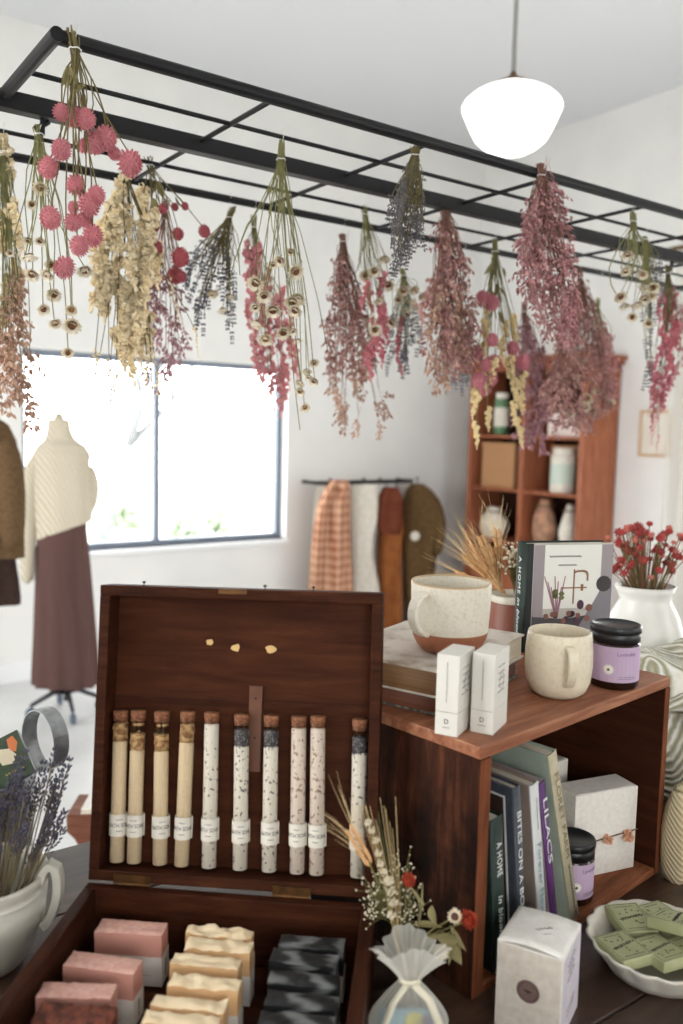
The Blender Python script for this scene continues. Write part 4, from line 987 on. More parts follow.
for k in range(92):
    a_ = rr.uniform(0, 2 * PI); s_ = math.sqrt(rr.random()); e = Vector((.088 * s_ * math.cos(a_), .07 * s_ * math.sin(a_), zr + .035 + .075 * rr.random() * (1.0 - .35 * s_) + .01))
    spk.append(e)
jm = Matrix.Translation((p.x, p.y, TZ)) @ Matrix.Rotation(RV, 4, 'Z')
for (px, py) in [(66, 774), (52, 766), (61, 822), (43, 778), (53, 790), (58, 800)]: spk.append(jm.inverted() @ PD(px, py, .90))
for k, e in enumerate(spk):
    b0 = Vector((e.x * .55, e.y * .55, zr - .02)); bb = Vector((e.x * .15, e.y * .15, .034)); d = (e - b0).normalized()
    st.tube([bb, b0, e], .0008, 4); o = link('lavender_spike', rr.choice(LAVM), jug)
    o.matrix_local = align(e - d * .025, d + Vector((rr.uniform(-.12, .12), rr.uniform(-.12, .12), 0)), rr.uniform(0, 6), rr.uniform(.75, 1.1))
st.build('lavender_stalks', M_LAVS, jug)

# galvanised can with ring handle, and a green tin in it
M_GALV = mat('galvanised_steel', C(176, 178, 178), .4, C(138, 141, 143), 40, metal=.6, lo=.4, hi=.65)
p = PD(-8, 800, 1.09); zr = PD(36, 776, 1.09).z - TZ
can = empty('galvanised_can', (p.x, p.y, TZ + .0005), RV); tag(can, 'galvanised metal can with a round strap handle, behind the jug', 'can')
MB().lathe([(0, .002), (.046, .002), (.047, 0), (.048, .004), (.056, zr - .003), (.058, zr), (.0565, zr + .001), (.054, zr - .004), (.047, .006), (0, .005)], 44).build('can_body', M_GALV, can, smooth=True)
rc = Matrix.Translation((p.x, p.y, TZ)) @ Matrix.Rotation(RV, 4, 'Z'); c0 = rc.inverted() @ PD(45, 739, 1.09)
ha = math.radians(-38); hx = Vector((math.cos(ha), math.sin(ha), 0)); hn = Vector((-math.sin(ha), math.cos(ha), 0))
pts = [c0 + hx * (.037 * math.cos(a_)) + Vector((0, 0, .040 * math.sin(a_))) for a_ in [math.radians(-180 + 9 * i) for i in range(42)]]
MB().strip(pts, hn * .011, .0008).build('strap_handle', M_GALV, can, smooth=False)
tl, tr, br = PD(-28, 752, 1.07), PD(17, 729, 1.09), PD(41, 757, 1.08)
ex = (tr - tl).normalized(); ey = (br - tr); ey = (ey - ex * ey.dot(ex)).normalized()
nrm = ex.cross(ey)
if nrm.dot(CAM - tr) < 0: nrm = -nrm
tin = empty('tin_box', tl); tw_, th_ = (tr - tl).length, (br - tr).length * 1.25
Mt = frame(tl, ex, nrm.cross(ex), nrm); tin.matrix_world = Mt
sgn = 1 if Vector(ey).dot(nrm.cross(ex)) > 0 else -1
tag(tin, 'green printed tin with an orange and white picture resting in the metal can', 'tin')
def tb_(x0, x1, y0, y1, z0, z1): return MB().box(x0, x1, min(y0 * sgn, y1 * sgn), max(y0 * sgn, y1 * sgn), z0, z1)
tb_(0, tw_, 0, th_, -.014, -.001).build('tin_body', M_GALV, tin, bevel=.002)
tb_(.0006, tw_ - .0006, .0006, th_ - .0006, -.001, .0002).build('tin_lid', mat('mossy_green_print', C(66, 84, 56), .5, C(48, 62, 42), 30), tin)
def patch(name, m, pts, z=.0004): MB().poly([(x * tw_, y * th_ * sgn) for x, y in pts], 0, z).build(name, m, tin)
patch('orange_shape', mat('orange_print', C(214, 122, 70), .6), [(.72, .10), (.86, .08), (.90, .25), (.80, .42), (.68, .34)])
patch('white_shape', mat('ivory_print', C(228, 214, 186), .6), [(.50, .22), (.70, .30), (.78, .48), (.66, .62), (.44, .56), (.40, .34)])
face_text(tin, squiggle(.024, .003, 6, 4, .0005), (tw_ * .62, th_ * .78 * sgn, .0005), (1, 0, 0), (0, -1 * sgn, 0)).data.materials[0] = mat('yellow_print', C(214, 186, 84), .6)

# organza pouch and posy
M_ORG = sheer_mat('ivory_organza', C(248, 245, 236), .40); M_RIB = mat('cream_satin_ribbon', C(230, 222, 200), .4, C(218, 208, 184), 20)
bp = PD(409, 1000, .772); bag = empty('organza_pouch', (bp.x, bp.y, TZ + .0005), RV); tag(bag, 'sheer ivory organza pouch tied with ribbon around a blue card', 'pouch')
zn = PD(404, 970, .785).z - TZ; zt_ = PD(404, 932, .785).z - TZ
def bagf(u, v):
    th = 2 * PI * u; c_, s_ = math.cos(th), math.sin(th)
    if v < .62:
        k = v / .62; wx = .0385 * (1 - .80 * max(0, (k - .45) / .55) ** 1.5) * (.9 + .1 * math.sin(PI * k)); wy = .0165 * (1 - .6 * max(0, (k - .5) / .5) ** 1.3) * (.5 + .5 * min(1, k * 4)); z = zn * k
        pl = 1 + .09 * max(0, k - .3) * math.sin(17 * th)
    else:
        k = (v - .62) / .38; wx = .0086 + (.036 - .0086) * k ** .9; wy = .0075 + .013 * k ** .8; z = zn + (zt_ - zn) * (k ** .9) * (1 - .35 * abs(c_) ** 2 * k) + .004 * k * math.sin(4 * th + 1) 
        pl = 1 + .10 * math.sin(17 * th) + .05 * math.sin(7 * th)
    return (wx * c_ * pl, wy * s_ * pl, z)
MB().grid(bagf, 110, 44, wrap=True).build('organza', M_ORG, bag, smooth=True)
rb = MB().lathe([(.0088, zn - .003), (.0105, zn - .003), (.0108, zn), (.0105, zn + .003), (.0088, zn + .003)], 24); rb.build('ribbon_tie', M_RIB, bag, smooth=True)
MB().strip([(-.004, -.0105, zn), (-.016, -.016, zn - .014), (-.026, -.0195, zn - .040), (-.032, -.0195, zn - .075), (-.035, -.0195, .006)], (.0036, -.0012, .001), .0005).build('ribbon_tail', M_RIB, bag, smooth=True)
MB().strip([(.004, -.0105, zn), (.018, -.015, zn - .012), (.030, -.020, zn - .040), (.037, -.020, zn - .072), (.041, -.021, .006)], (.0036, .0012, .001), .0005).build('ribbon_tail', M_RIB, bag, smooth=True)
cardh = zn * .60
card = MB().box(-.027, .027, -.0015, .0015, .002, cardh).build('printed_card', mat('sky_blue_card', C(120, 172, 200), .6, C(150, 196, 214), 20), bag)
def cpatch(n, m, pts):
    o = MB().poly(pts, 0, .0004).build(n, m, card); o.matrix_local = frame((0, -.0016, 0), (1, 0, 0), (0, 0, 1), (0, -1, 0))
cpatch('yellow_shape', mat('card_yellow', C(226, 214, 96), .6), ell(.006, cardh * .78, .010, .009)); cpatch('violet_shape', mat('card_violet', C(104, 96, 140), .6), ell(.017, cardh * .62, .011, .014)); cpatch('green_shape', mat('card_green', C(118, 156, 110), .6), ell(-.006, cardh * .40, .014, .012))

# dried posy leaning behind the pouch
M_LEAF = mat('dried_olive_leaf', C(146, 136, 92), .85, C(118, 108, 70), 40, rand=.15); M_ORANGE = mat('burnt_orange_bloom', C(198, 84, 52), .85, C(168, 58, 38), 60); M_DCEN = mat('brown_flower_centre', C(96, 62, 48), .95, C(66, 42, 34), 400)
M_PET = mat('ivory_petal', C(228, 216, 192), .8, C(206, 188, 156), 60)
def leaf_mesh(L, w2, curl=.25):
    def f(u, v):
        z = L * v; hw = w2 * math.sin(PI * min(.999, v ** .8)) ** .9
        x = (u - .5) * 2 * hw; return (x, abs(u - .5) * hw * .9 + curl * L * v * v, z)
    return MB().grid(f, 5, 9)
def daisy(r, n=15, seed=0, layers=2, pw=.42):
    pet, cen = MB(), MB(); rr = random.Random(seed)
    for l in range(layers):
        for k in range(n):
            a_ = 2 * PI * (k + .5 * l) / n + rr.uniform(-.08, .08); tilt = .55 + .35 * l + rr.uniform(-.1, .1); L = r * rr.uniform(.85, 1.05)
            def f(u, v): return ((u - .5) * r * .34 * math.sin(PI * (.15 + .8 * v)), .0, L * v)
            pet.grid(lambda u, v: (.25 * r + L * v * math.cos(tilt) * .8, (u - .5) * r * pw * math.sin(PI * (.2 + .72 * v)), L * v * math.sin(tilt) * .8 + abs(u - .5) * .1 * r), 3, 4, Matrix.Rotation(a_, 4, 'Z'))
    cen.ball((0, 0, r * .18), (r * .48, r * .48, r * .30), 10, 6)
    return pet, cen
PDEP = .82
posy = empty('dried_posy', PD(408, 1010, PDEP + .035)); 
posy.location.z = TZ + .0005; P0 = posy.location.copy(); tag(posy, 'dried posy of wheat, orange and white blooms leaning behind the organza pouch', 'bouquet')
tie = PD(402, 955, PDEP) - P0
def loc(px, py, dz=0.0): return PD(px, py, PDEP + dz) - P0
ps = MB(); rr = random.Random(31)
def stem_to(e, r=.0009, m=None): (m or ps).tube([Vector((rr.uniform(-.004, .004), rr.uniform(-.003, .003), .002)), tie + Vector((rr.uniform(-.004, .004), rr.uniform(-.002, .004), 0)), tie.lerp(e, .6) + Vector((0, 0, .004)), e], r, 4)
w0 = loc(369, 862); w1 = loc(346, 823, -.01); d = (w1 - w0).normalized(); ps.tube([(0, 0, .002), tie, loc(388, 905), w0], .0011, 5); o = add_wheat(posy, w0, d, 0, .78, 0)
for k, (px, py) in enumerate([(378, 812), (384, 830), (392, 842)]):   # bearded grass wisps
    e = loc(px, py, .01 * k); stem_to(e, .0004)
M_FLAX = mat('straw_wisp', C(206, 178, 128), .85); wsp = MB()
for k in range(16): stem_to(loc(rr.uniform(352, 396), rr.uniform(795, 850), rr.uniform(-.01, .02)), .00028, wsp)
wsp.build('straw_wisps', M_FLAX, posy)
sp = MB(); rr2 = random.Random(4)
path = [(369, 822), (373, 830), (376, 840), (380, 853), (382, 863), (384, 872), (387, 880), (390, 892), (392, 902), (393, 915)]
def blob(r, sd): return puff(r, M_GYP, sd)
ps.tube([tie] + [loc(x, y) for x, y in reversed(path)], .001, 4)
for k, (px, py) in enumerate(path):
    o = puff(.0042 if k < 6 else .0055, M_GYP, k).build('white_floret', M_GYP, posy, smooth=True); o.location = loc(px + rr2.uniform(-2, 2), py)
for k, (bx, by, tx, ty) in enumerate([(393, 925, 370, 880), (393, 925, 372, 905), (395, 928, 380, 878), (400, 928, 402, 862), (405, 930, 412, 895), (398, 926, 368, 896), (402, 925, 414, 905)]):
    A_, B_ = loc(bx, by, .01), loc(tx, ty, .012 * (k % 2)); s_, f_ = gyp_sprig((B_ - A_).length * 1.1, .0085, 36, 50 + k, .0010); M = align(A_, B_ - A_, 0)
    o = s_.build('gypsophila_stem', M_STEMG, posy); o.matrix_local = M; f_.build('gypsophila_blooms', M_GYP, o, smooth=True)
for k, (px, py, r_) in enumerate([(407, 881, .0085), (467, 921, .0105)]):
    e = loc(px, py, .0); stem_to(e); pet, cen = daisy(r_ * 1.1, 20, k, 4, .22); M = align(e, (CAM - (e + P0)).normalized() + Vector((.5, -.2, .3)), 0)
    o = pet.build('orange_bloom', M_ORANGE, posy, smooth=True); o.matrix_local = M; cen.build('bloom_centre', M_ORANGE, o, smooth=True)
for k, (px, py, r_) in enumerate([(455, 917, .0085), (440, 952, .0085)]):
    e = loc(px, py, -.012); stem_to(e); pet, cen = daisy(r_, 13, 5 + k, 2); M = align(e, (CAM - (e + P0)).normalized() + Vector((-.2 + .5 * k, 0, .3 - .6 * k)), 0)
    o = pet.build('white_bloom', M_PET, posy, smooth=True); o.matrix_local = M; cen.build('bloom_centre', M_DCEN, o, smooth=True)
for k, (bx, by, tx, ty, wd) in enumerate([(412, 925, 442, 932, .0075), (425, 905, 414, 884, .007), (432, 905, 438, 925, .007), (440, 930, 466, 945, .006), (446, 935, 463, 967, .0075), (455, 930, 452, 965, .005), (418, 930, 430, 884, .006), (436, 936, 460, 940, .006), (425, 935, 448, 930, .007), (450, 925, 470, 950, .004)]):
    A_, B_ = loc(bx, by, .0), loc(tx, ty, -.006 * (k % 3)); L_ = (B_ - A_).length
    o = leaf_mesh(L_, wd, .15).build('leaf', M_LEAF, posy, smooth=True, solid=.0005); o.matrix_local = align(A_, B_ - A_, 1.2 * k)
    if k in (0, 3, 5): ps.tube([tie, A_], .0010, 4)
ps.build('stems', M_STEMG, posy)
# ------------------------------------------------------------------ the far side of the room
def cloth(name, col, col2, scale=40, bump=.5, **k): return mat(name, col, .95, col2, scale, bump=bump, spec=.1, **k)
M_BSWEAT = weave('oat_cable_knit', C(196, 184, 162), C(224, 214, 194), 26, (1, 1, .6), 2, .9)
M_SKIRT = mat('mulberry_brown_skirt', C(94, 66, 60), .9, C(82, 56, 52), 6, stretch=(1, 1, .1)); M_CHROME = mat('dull_black_metal', C(58, 60, 64), .4, metal=.5)
M_CASTER = mat('grey_blue_caster', C(84, 96, 112), .5)
DF = 4.08
fb = PZ(66, 714, 0); DF = depth(fb)
def dz(px, py, d): return PD(px, py, d).z
form = empty('dress_form', (fb.x, fb.y, 0), RV); tag(form, 'dress form in an oat knit sweater and long mulberry brown skirt by the window', 'dress form')
pxm = DF / F
def ell_body(rows, n=48, fold=0.0, nf=9, ph=0.0, yk=.7, tilt=0.0):
    """rows: (px_y, px_left, px_right) down the figure -> closed elliptical body in the form's local frame"""
    def f(u, v):
        q = v * (len(rows) - 1); i = min(int(q), len(rows) - 2); k = q - i
        y, a, b = [rows[i][j] * (1 - k) + rows[i + 1][j] * k for j in range(3)]
        cx, hw = (a + b) / 2, (b - a) / 2; P = PD(cx, y, DF); th = 2 * PI * u
        r = hw * pxm * (1 + fold * v * math.sin(nf * th + ph))
        o = (P - Vector((fb.x, fb.y, 0))).dot(r0)
        return (o + r * math.cos(th), r * yk * math.sin(th), P.z + tilt * v ** 3 * r * math.cos(th))
    return MB().grid(f, n, len(rows) * 5, wrap=True)
ell_body([(419, 49, 68), (424, 48, 69), (433, 47, 71), (440, 45, 75), (446, 38, 84), (455, 32, 89), (464, 32, 88), (480, 32, 88), (500, 34, 90), (516, 36, 91), (527, 37, 90), (531, 38, 88)], fold=.05, nf=7, tilt=.38).build('sweater', M_BSWEAT, form, smooth=True, solid=.006)
sl = []
for (x, y, r) in [(38, 455, .034), (32, 475, .046), (29.5, 500, .045), (28.5, 530, .042), (28, 560, .038), (28, 585, .034)]:
    P = PD(x, y, DF - .03); sl.append((((P - Vector((fb.x, fb.y, 0))).dot(r0), -.04, P.z), r))
MB().tube([q[0] for q in sl], [q[1] for q in sl], 14).build('sleeve', M_BSWEAT, form, smooth=True, sub=1)
P = PD(88, 470, DF); MB().tube([((P - fb).dot(r0) - .02, .05, P.z + .03), ((P - fb).dot(r0) + .01, .05, P.z - .09), ((P - fb).dot(r0) - .01, .02, P.z - .22)], [.035, .045, .036], 14).build('sleeve', M_BSWEAT, form, smooth=True, sub=1)
ell_body([(505, 40, 86), (530, 38, 86), (560, 37, 89), (600, 36, 92), (640, 35, 95), (670, 34, 97), (684, 34, 98)], fold=.09, nf=10, n=90).build('skirt', M_SKIRT, form, smooth=True, solid=.004)
ox = (PD(66, 700, DF) - fb).dot(r0)
MB().lathe([(0, dz(59, 412, DF)), (.018, dz(59, 414, DF)), (.026, dz(59, 421, DF)), (.024, dz(59, 428, DF)), (0, dz(59, 432, DF))], 16, Matrix.Translation(((PD(59, 425, DF) - fb).dot(r0), 0, 0))).build('neck_cap', mat('linen_form', C(196, 184, 164), .9), form, smooth=True)
MB().tube([(ox, 0, .07), (ox, 0, .5)], .012, 12).build('pole', M_CHROME, form)
for k in range(4):
    a_ = .5 + k * PI / 2; e = Vector((math.cos(a_), math.sin(a_), 0))
    lg = MB().tube([(ox, 0, .115), (ox + e.x * .06, e.y * .06, .12), (ox + e.x * .17, e.y * .17, .065)], [.014, .013, .010], 10).build('leg', M_CHROME, form, smooth=True)
    MB().lathe([(0, -.011), (.024, -.011), (.026, -.006), (.026, .006), (.024, .011), (0, .011)], 20, Matrix.Translation((ox + e.x * .17, e.y * .17, .028)) @ Matrix.Rotation(a_ + PI / 2, 4, 'Z') @ Matrix.Rotation(PI / 2, 4, 'Y')).tube([(ox + e.x * .17, e.y * .17, .028), (ox + e.x * .17, e.y * .17, .066)], .006, 8).build('caster', M_CASTER, lg, smooth=True)

def garment(name, rows, dpt, thick, m, label, cat, nf=5, fold=.16, group=None, seed=0):
    """hanging cloth built from its silhouette at distance dpt; elliptical folds with real depth"""
    P0 = PD((rows[0][1] + rows[0][2]) / 2, rows[0][0], dpt); root = empty(name, P0); tag(root, label, cat, group)
    def f(u, v):
        q = v * (len(rows) - 1); i = min(int(q), len(rows) - 2); k = q - i
        y, a, b = [rows[i][j] * (1 - k) + rows[i + 1][j] * k for j in range(3)]
        P = PD((a + b) / 2, y, dpt); hw = (b - a) / 2 * dpt / F; th = 2 * PI * u
        w2 = 1 + fold * .35 * math.sin(nf * 2 * th + seed); dd = thick * (1 + fold * 2.2 * math.sin(nf * th + seed + 2 * v)) * (.35 + .65 * min(1, v * 5))
        return P - P0 + r0 * (hw * math.cos(th) * w2) + f0 * (dd * math.sin(th))
    mb = MB().grid(f, 72, len(rows) * 6, wrap=True)
    n = len(rows) * 6; mb.f.append(tuple(range(72))); mb.m.append(0); mb.f.append(tuple(reversed(range(72 * (n - 1), 72 * n)))); mb.m.append(0)
    return root, mb, P0
# brown jacket on a rail at the left
DJ = 3.3
M_TWEED = cloth('brown_tweed', C(104, 82, 58), C(86, 66, 46), 90); M_DKBR = cloth('dark_brown_wool', C(62, 46, 40), C(50, 38, 34), 60)
root, mb, P0 = garment('hanging_jacket', [(416, -22, -6), (424, -34, 6), (440, -44, 14), (470, -48, 19), (510, -50, 21.5), (557, -52, 23)], DJ, .075, M_TWEED, 'brown tweed jacket hanging at the left edge beside the dress form', 'jacket', 4, .12)
mb.build('jacket_body', M_TWEED, root, smooth=True)
sl = [PD(x, y, DJ - .07) - P0 for x, y in ((6, 436), (12, 470), (13, 520), (12, 553))]; MB().tube(sl, [.035, .05, .048, .042], 14).build('sleeve', M_TWEED, root, smooth=True, sub=1)
hk = [Vector((0, 0, -.02)), Vector((0, 0, .05)), Vector((.02, 0, .075)), Vector((.0, 0, .10)), Vector((-.02, 0, .085))]; MB().tube(hk, .003, 8).build('hanger_hook', M_CHROME, root, smooth=True)
zr_ = P0.z + .095; xr = P0.copy()
r2, mb2, P2 = garment('hanging_trousers', [(500, -44, 8), (556, -46, 14), (580, -46, 18), (596, -46, 20), (604, -44, 20)], DJ + .19, .05, M_DKBR, 'dark brown trousers hanging below the tweed jacket at the left edge', 'trousers', 5, .10)
mb2.build('trouser_legs', M_DKBR, r2, smooth=True)
MB().tube([PD(-20, 500, DJ + .19) - P2, PD(-20, 440, DJ + .19) - P2, Vector((PD(-20, 440, DJ + .19).x, PD(-20, 440, DJ + .19).y, zr_ + .004)) - P2], .003, 6).build('hanger_strap', M_CHROME, r2)
ra = Vector((P0.x, P0.y, 0)) - r0 * .53; d_ = r0.copy()
gr_ = empty('garment_rail', ra - d_ * .5); tag(gr_, 'black floor standing garment rail carrying the tweed jacket', 'clothes rail')
def rel(p): return Vector(p) - (ra - d_ * .5)
MB().tube([rel(ra - d_ * .5 + Vector((0, 0, zr_ - .013))), rel(ra + d_ * .53 + Vector((0, 0, zr_ - .013)))], .011, 10).build('rail', M_BLACK, gr_)
for s_ in (-.5, .32):
    MB().tube([rel(ra + d_ * s_ + Vector((0, 0, .012))), rel(ra + d_ * s_ + Vector((0, 0, zr_ - .013)))], .011, 10).build('post', M_BLACK, gr_)
    MB().tube([rel(ra + d_ * s_ - f0 * .34 + Vector((0, 0, .012))), rel(ra + d_ * s_ + f0 * .02 + Vector((0, 0, .012)))], .012, 10).build('foot', M_BLACK, gr_)

# low rail of clothes against the window wall
YG = 4.74
ga, gb = PY(316, 482, YG), PY(412, 482, YG); zg = (ga.z + gb.z) / 2
rl = empty('coat_rail', ((ga.x + gb.x) / 2, YG, 0)); tag(rl, 'low black wall rail holding scarves and jackets beside the window', 'coat rail')
cx_ = (ga.x + gb.x) / 2; hw_ = (gb.x - ga.x) / 2
MB().tube([(-hw_, 0, zg), (hw_, 0, zg)], .014, 10).build('rail', M_BLACK, rl)
for s_ in (-1, 1):
    MB().tube([(s_ * hw_, 0, zg), (s_ * hw_, Y1 - YG - .001, zg)], .012, 10).build('bracket', M_BLACK, rl)
def plaid():
    m = bpy.data.materials.new('rust_plaid_wool'); m.use_nodes = True; N = m.node_tree.nodes; L = m.node_tree.links; b = N['Principled BSDF']; b.inputs['Roughness'].default_value = .95
    tc = N.new('ShaderNodeTexCoord'); src = None
    for k, (dr, s_, c1, c2) in enumerate((('Z', 5.5, C(150, 84, 52), C(206, 160, 128)), ('X', 9, C(120, 62, 40), C(216, 178, 150)))):
        wv = N.new('ShaderNodeTexWave'); wv.bands_direction = dr; wv.inputs['Scale'].default_value = s_; wv.inputs['Distortion'].default_value = 1.0; L.new(tc.outputs['Object'], wv.inputs[0])
        cr = N.new('ShaderNodeValToRGB'); cr.color_ramp.elements[0].color = c1; cr.color_ramp.elements[1].color = c2; L.new(wv.outputs['Fac'], cr.inputs[0])
        if src is None: src = cr.outputs[0]
        else:
            mx = N.new('ShaderNodeMix'); mx.data_type = 'RGBA'; mx.inputs[0].default_value = .45; L.new(src, mx.inputs[6]); L.new(cr.outputs[0], mx.inputs[7]); L.new(mx.outputs[2], b.inputs['Base Color'])
    return m
M_PLAID = plaid(); M_CREAMW = cloth('cream_fleece', C(228, 222, 210), C(216, 208, 194), 30); M_RUSTW = cloth('rust_suede', C(112, 60, 42), C(96, 50, 36), 14); M_OCHRE = cloth('ochre_wool', C(172, 108, 62), C(150, 90, 52), 12)
M_OLIVE = cloth('olive_brown_corduroy', C(108, 84, 54), C(90, 70, 46), 40)
DG = lambda px: depth(PY(px, 500, YG - .02))
def hook(root, P0, m=M_BLACK):
    z = zg + .016 - P0.z; y = YG - P0.y
    MB().tube([Vector((0, 0, -.03)), Vector((0, y * .5, z * .6)), Vector((0, y - .016, z)), Vector((0, y, z + .012)), Vector((0, y + .017, z))], .004, 6).build('hanger_hook', m, root)
G = 'clothes on the low rail'
root, mb, P0 = garment('hanging_plaid_scarf', [(480, 332, 348), (488, 326, 350), (505, 318, 350), (530, 314, 350), (560, 311, 351), (600, 308, 353), (680, 304, 354)], DG(332) - .08, .07, M_PLAID, 'rust plaid wool scarf at the window end of the low rail', 'scarf', 5, .2, G)
mb.build('scarf_cloth', M_PLAID, root, smooth=True); hook(root, P0)
root, mb, P0 = garment('hanging_scarf', [(484, 320, 328), (492, 316, 332), (508, 314, 331), (530, 312, 322), (560, 310, 318), (640, 308, 316)], DG(322) + .13, .022, M_CREAMW, 'white scarf tucked behind the plaid scarf on the rail', 'scarf', 4, .1, G)
mb.build('scarf_cloth', M_CREAMW, root, smooth=True); hook(root, P0)
root, mb, P0 = garment('hanging_scarf', [(484, 354, 376), (492, 350, 378), (508, 350, 379), (524, 350, 377), (538, 352, 374), (555, 352, 373), (580, 350, 378), (600, 349, 381), (680, 348, 384)], DG(366), .08, M_CREAMW, 'thick cream fleece scarf beside the plaid one on the rail', 'scarf', 3, .1, G, 1)
mb.build('scarf_cloth', M_CREAMW, root, smooth=True); hook(root, P0)
root, mb, P0 = garment('hanging_suede_bag', [(487, 383, 398), (496, 379, 402), (512, 377, 403), (526, 377, 402), (534, 380, 400)], DG(390) - .13, .05, M_RUSTW, 'rust suede bag hanging between the cream scarf and olive jacket', 'bag', 3, .1, G, 2)
mb.build('bag_body', M_RUSTW, root, smooth=True); hook(root, P0)
root, mb, P0 = garment('hanging_shawl', [(500, 384, 402), (530, 379, 403), (560, 378, 401), (600, 378, 402), (690, 376, 402)], DG(392) + .09, .04, M_OCHRE, 'long ochre shawl hanging behind the rust suede bag', 'shawl', 4, .2, G, 3)
mb.build('shawl_cloth', M_OCHRE, root, smooth=True); hook(root, P0)
root, mb, P0 = garment('hanging_jacket', [(484, 411, 424), (490, 406, 432), (500, 403, 440), (512, 402, 443), (530, 402, 442), (550, 403, 437), (575, 404, 435), (600, 405, 432), (640, 406, 430)], DG(420), .10, M_OLIVE, 'olive brown corduroy jacket with a round white tag on the rail', 'jacket', 4, .1, G, 4)
mb.build('jacket_body', M_OLIVE, root, smooth=True); hook(root, P0)
tg_ = MB().lathe([(0, 0), (.034, 0), (.034, .003), (0, .003)], 24).build('paper_tag', M_CREAMW, root); tp = PD(415, 536, DG(420) - .16) - P0; tg_.matrix_local = align(tp, -f0)
MB().tube([PD(432, 495, DG(420)) - P0, PD(441, 520, DG(420) - .05) - P0, PD(436, 560, DG(420) - .06) - P0], [.045, .06, .045], 12).build('sleeve', M_OLIVE, root, smooth=True, sub=1)

# bookcase against the right-hand wall
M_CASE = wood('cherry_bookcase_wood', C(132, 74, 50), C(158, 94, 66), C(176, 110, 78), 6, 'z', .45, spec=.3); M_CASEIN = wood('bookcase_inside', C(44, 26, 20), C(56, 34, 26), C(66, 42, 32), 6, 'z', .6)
bxf, byn, byf = 4.44, 3.555, 4.60; ztop = PX(585, 362, bxf).z
bc = empty('bookcase', (4.62, 4.08, 0)); tag(bc, 'tall cherry wood bookcase with two bays of shelves in the room corner', 'bookcase')
o3 = Vector((4.62, 4.08, 0))
def bb(x0, x1, y0, y1, z0, z1, nm, m=M_CASE, bev=.004): return MB().box(x0 - o3.x, x1 - o3.x, y0 - o3.y, y1 - o3.y, z0, z1).build(nm, m, bc, bevel=bev)
bb(bxf, 4.79, byn, byn + .035, 0, ztop, 'side_panel'); bb(bxf, 4.79, byf - .035, byf, 0, ztop, 'side_panel')
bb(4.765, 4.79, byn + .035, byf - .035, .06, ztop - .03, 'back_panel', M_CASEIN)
ym = PX(521, 460, bxf).y
bb(bxf, 4.765, ym - .02, ym + .02, .66, ztop - .03, 'centre_post')
cor = MB(); 
for k, (e_, z0, z1) in enumerate(((.0, ztop - .03, ztop), (.02, ztop, ztop + .03), (.045, ztop + .03, ztop + .06))): cor.box(bxf - e_ - o3.x, 4.795 - o3.x, byn - e_ - o3.y, byf + e_ - o3.y, z0, z1)
cor.build('cornice', M_CASE, bc, bevel=.006)
zA = PX(500, 435, bxf).z; zB = PX(485, 487, bxf).z; zC = PX(500, 541, bxf).z; zD = .64
for z in (zA, zB, zC, zD): bb(bxf + .02, 4.765, byn + .035, byf - .035, z - .022, z, 'shelf')
bb(bxf, 4.765, byn + .035, byf - .035, 0, .08, 'plinth')
for (y0, y1) in ((byn + .04, ym - .005), (ym + .005, byf - .04)):
    dr = bb(bxf - .002, bxf + .02, y0, y1, .085, zD - .03, 'door')
    MB().ball((bxf - .015 - o3.x, ((y0 + y1) / 2) - o3.y, .45), .014, 12, 8).build('knob', M_BRASS, dr, smooth=True)
M_WICK = weave('tan_wicker', C(168, 122, 86), C(206, 160, 118), 40, (1, 1, 1), 1, .6); M_GREENL = mat('green_glass_label', C(92, 128, 92), .4); M_MATW = mat('pale_mat_board', C(214, 196, 172), .7, C(196, 176, 150), 20)
def shelf_px(px, z, back=.12): P = PX(px, 460, bxf + back); return Vector((bxf + back, P.y, z + .0006))
def storage(px0, px1, pyt, z, label, m, dp=.2, name='storage_basket', cat='basket'):
    a_, b_ = shelf_px(px0, z, .05), shelf_px(px1, z, .05); h_ = PX((px0 + px1) / 2, pyt, bxf + .05).z - z; w_ = abs(a_.y - b_.y)
    root = empty(name, (bxf + .05, (a_.y + b_.y) / 2, z + .0006)); tag(root, label, cat)
    mb = MB(); mb.box(0, dp, -w_ / 2, w_ / 2, 0, .008); mb.box(0, .008, -w_ / 2, w_ / 2, .008, h_); mb.box(dp - .008, dp, -w_ / 2, w_ / 2, .008, h_); mb.box(.008, dp - .008, -w_ / 2, -w_ / 2 + .008, .008, h_); mb.box(.008, dp - .008, w_ / 2 - .008, w_ / 2, .008, h_)
    mb.build('basket_body', m, root, bevel=.003)
    MB().box(-.004, .012, -w_ / 2 - .004, w_ / 2 + .004, h_ - .02, h_ + .004).build('basket_rim', m, root, bevel=.003)
    return root
storage(482, 514, 443, zB, 'tan wicker basket on the middle shelf of the bookcase', M_WICK)
def jar(px, z, r, h, m, label, cat='jar', lab=None, name='storage_jar'):
    P = shelf_px(px, z, .11); root = empty(name, P); tag(root, label, cat)
    MB().lathe([(0, .002), (r * .9, 0), (r, .01), (r, h * .8), (r * .8, h * .88), (0, h * .88)], 24).build('jar_body', m, root, smooth=True)
    MB().lathe([(0, h * .86), (r * .85, h * .86), (r * .85, h), (0, h)], 24).build('jar_lid', M_CREAMW if lab else M_CASEIN, root)
    if lab: MB().lathe([(r * 1.0, h * .2), (r * 1.02, h * .2), (r * 1.02, h * .65), (r * 1.0, h * .65)], 24).build('jar_label', lab, root)
jar(500, zA, .055, PX(500, 393, bxf + .1).z - zA, M_GREENL, 'green jar with a pale label on the top visible shelf', lab=M_CREAMW)
jar(564, zB, .085, PX(564, 448, bxf + .1).z - zB, M_CREAMW, 'white canister with a blue green mark on the middle shelf', 'canister', lab=mat('blue_green_mark', C(196, 206, 194), .6), name='canister')
